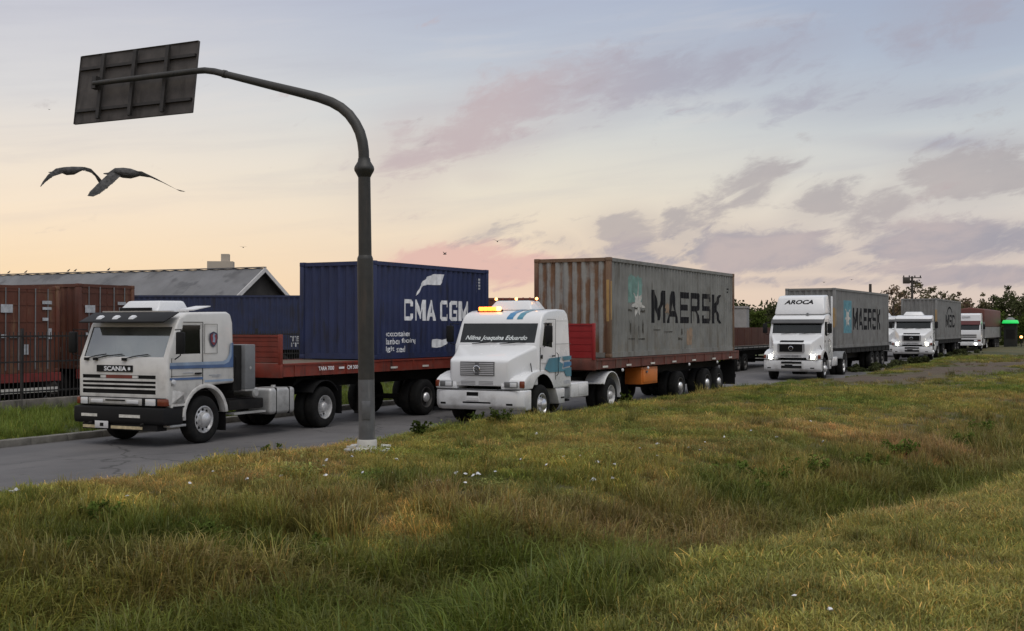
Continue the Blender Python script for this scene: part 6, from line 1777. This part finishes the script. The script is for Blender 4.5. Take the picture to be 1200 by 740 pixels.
# ------------------------------------------------------------------ birds
M_BIRD = mat('dark_grey_feathers', (.060, .058, .057), .8, var=.5, vscale=18, bump=.5, bscale=45)
def bird(label, loc, body, wings, res=.0062, group='birds in flight', name='bird'):
    """body: (point, radius) stations; wings: lists of (point, chord vector, thickness)."""
    b = MB()
    b.tube([p for p, r in body], [r for p, r in body], 12)
    for wg in wings:
        rings = []
        for p, c, th in wg:
            i_ = wg.index((p, c, th)); a_, b_ = Vector(wg[max(0, i_ - 1)][0]), Vector(wg[min(len(wg) - 1, i_ + 1)][0])
            p, c = Vector(p), Vector(c); nn = (b_ - a_).cross(c).normalized()
            if nn.z < 0: nn = -nn
            th = max(th, .6 * res)
            rings.append([p + c * u + nn * (th * v) for u, v in ((0, 0), (.15, .8), (.45, 1), (.8, .5), (1, 0), (.8, -.3), (.45, -.6), (.15, -.6))])
        b.loft(rings)
    me = b.mesh('tmp'); o = link('tmp', me)
    md = o.modifiers.new('r', 'REMESH'); md.mode = 'VOXEL'; md.voxel_size = res
    dg = bpy.context.evaluated_depsgraph_get()
    m2 = bpy.data.meshes.new_from_object(o.evaluated_get(dg), depsgraph=dg); m2.name = 'bird'
    bpy.data.objects.remove(o); bpy.data.meshes.remove(me)
    m2.polygons.foreach_set('use_smooth', [True] * len(m2.polygons))
    q = link(name, m2, M_BIRD); q.location = loc; q.scale = (.93, .93, .93)
    return tag(q, label, 'bird', group)
Q = 17 / 1400                                   # metres per picture unit where the pair flies
def bl(px, py, dep=0.0): return ((px - 140) * Q, dep, (203 - py) * Q)
def cv(dx, dy, dep=0.0): return (dx * Q, dep, -dy * Q)
L2 = ((140 - 600) / 1400 * 17, 17, CAM_H + (384 - 203) / 1400 * 17)
bird('dark bird in flight with broad near wing swept down, long far wing stretched out', L2,
     [(bl(123.5, 205.2, -.16), 0.0078), (bl(129, 205, -.12), 0.0208), (bl(136, 202, -.07), 0.0585), (bl(144, 202.5, 0), 0.0806), (bl(152, 202.8, .07), 0.0780), (bl(159, 202.5, .13), 0.0455), (bl(164, 202, .2), 0.0156)],
     [[(bl(133, 201, -.10), cv(12, 2, .10), 0.0234), (bl(127, 209, -.20), cv(15, 1, .10), 0.0156), (bl(119, 220, -.30), cv(16, 1, .08), 0.0104), (bl(112, 230, -.38), cv(14, 2, .06), 0.0078), (bl(110.5, 235.5, -.42), cv(8, 1, .04), 0.0052)],
      [(bl(148, 199.5, 0), cv(12, 6, .12), 0.0208), (bl(164, 199, .12), cv(10, 8, .10), 0.0156), (bl(178, 206, .26), cv(8, 6, .08), 0.0117), (bl(190, 213, .36), cv(8, 5, .07), 0.0091), (bl(200, 218.5, .44), cv(6, 3.5, .05), 0.0078), (bl(210, 221, .5), cv(2.5, 1, .02), 0.0052)]])
L1 = ((89 - 600) / 1400 * 17.6, 17.6, CAM_H + (384 - 200) / 1400 * 17.6)
def b1(px, py, dep=0.0): return ((px - 85) * Q, dep, (200 - py) * Q)
bird('dark bird flying just ahead of its companion with both wings bent down', L1,
     [(b1(52, 203.5, -.12), 0.0065), (b1(58, 203.3, -.1), 0.0156), (b1(65, 200, -.06), 0.0390), (b1(72, 200.5, 0), 0.0676), (b1(79, 199.5, .06), 0.0650), (b1(85, 197, .12), 0.0390), (b1(90, 195, .2), 0.0156)],
     [[(b1(70, 195.5, -.04), cv(14, 4, .14), 0.0208), (b1(62, 198.5, -.14), cv(9, 5, .10), 0.0156), (b1(56, 207.5, -.26), cv(5.5, 2.5, .06), 0.0104), (b1(52, 217, -.34), cv(3.0, 1, .04), 0.0078), (b1(50, 225, -.4), cv(1.2, 0, .02), 0.0039)],
      [(b1(76, 194, .04), cv(15, 5, .12), 0.0208), (b1(90, 193, .16), cv(8, 8, .10), 0.0156), (b1(97, 194.5, .24), cv(3, 10, .08), 0.0130), (b1(105, 204, .32), cv(-2, 8.5, .06), 0.0104), (b1(111, 213, .4), cv(-3, 6, .04), 0.0078), (b1(114.5, 218, .44), cv(-3, 2, .02), 0.0052)]])
def small_bird(label, px, py, z, sp, flap, yaw, group='small birds far off in the sky'):
    x = (px - 600) / 1400 * z; zz = CAM_H + (384 - py) / 1400 * z
    w = []
    for sg in (-1, 1):
        w.append([((sg * .03 * sp, 0, .03 * sp), (0, .22 * sp, 0), .02 * sp), ((sg * .25 * sp, .02 * sp, .03 * sp + flap * sp * .22), (0, .20 * sp, 0), .015 * sp), ((sg * .5 * sp, .08 * sp, .03 * sp + flap * sp * .30), (0, .05 * sp, 0), .008 * sp)])
    o = bird(label, (x, z, zz), [((0, -.2 * sp, 0), .02 * sp), ((0, -.1 * sp, 0), .055 * sp), ((0, .1 * sp, 0), .075 * sp), ((0, .3 * sp, 0), .05 * sp), ((0, .42 * sp, 0), .015 * sp)], w, res=.022 * sp, group=group)
    o.rotation_euler = (0, 0, yaw)
small_bird('tiny bird high above the warehouse roof, left of the pole', 285, 290, 60, .40, .3, .4)
small_bird('tiny dark bird with raised wings over the navy container', 522, 298, 60, .42, .9, 1.0)
small_bird('tiny bird with wings in a shallow vee, between the two container trucks', 583, 283, 60, .52, .5, .1)
small_bird('speck of a bird far to the side of the pair in flight', 57, 128, 60, .24, .2, .8)
small_bird('tiny bird over the clean grey container, the one nearer the roof deflector', 966, 331, 80, .38, .2, .2)
small_bird('tiny bird over the clean grey container, the one nearer the bare pole', 998, 328, 80, .40, .2, -.3)
def perched(label, px, py, z):
    x = (px - 600) / 1400 * z; zz = CAM_H + (384 - py) / 1400 * z
    b = MB().tube([(-.16, 0, .04), (-.06, 0, .10), (.03, 0, .15), (.08, 0, .22), (.12, 0, .25), (.17, 0, .245)], [.012, .05, .06, .035, .032, .006], 10)
    b.tube([(.02, .02, -.02), (.02, .02, .12)], .008, 5).tube([(.02, -.02, -.02), (.02, -.02, .12)], .008, 5)
    o = b.build('perched_bird', M_BIRD, smooth=60); o.location = (x, z, zz); o.scale = (.7, .7, .7)
    tag(o, label, 'bird', 'birds perched on the warehouse ridge')
def ridge_pt(px):
    # where the sight line of that column meets the ridge of the shed
    k = (px - 600) / 1400
    v = (-14.5 - k * 70) / (CS + k * SN)
    return 70 + v * SN
for px, lab in ((10, 'bird perched at the farthest point of the warehouse ridge in view'), (30, 'bird perched on the warehouse ridge above the gap between the red-brown containers'), (80, 'left one of the two birds close together on the warehouse ridge'), (88, 'right one of the two birds close together on the warehouse ridge'), (127, 'bird perched on the ridge nearest the flat-fronted truck')):
    z = ridge_pt(px); zz = 6.02
    py = 384 - (zz - CAM_H) * 1400 / z
    perched(lab, px, py, z)
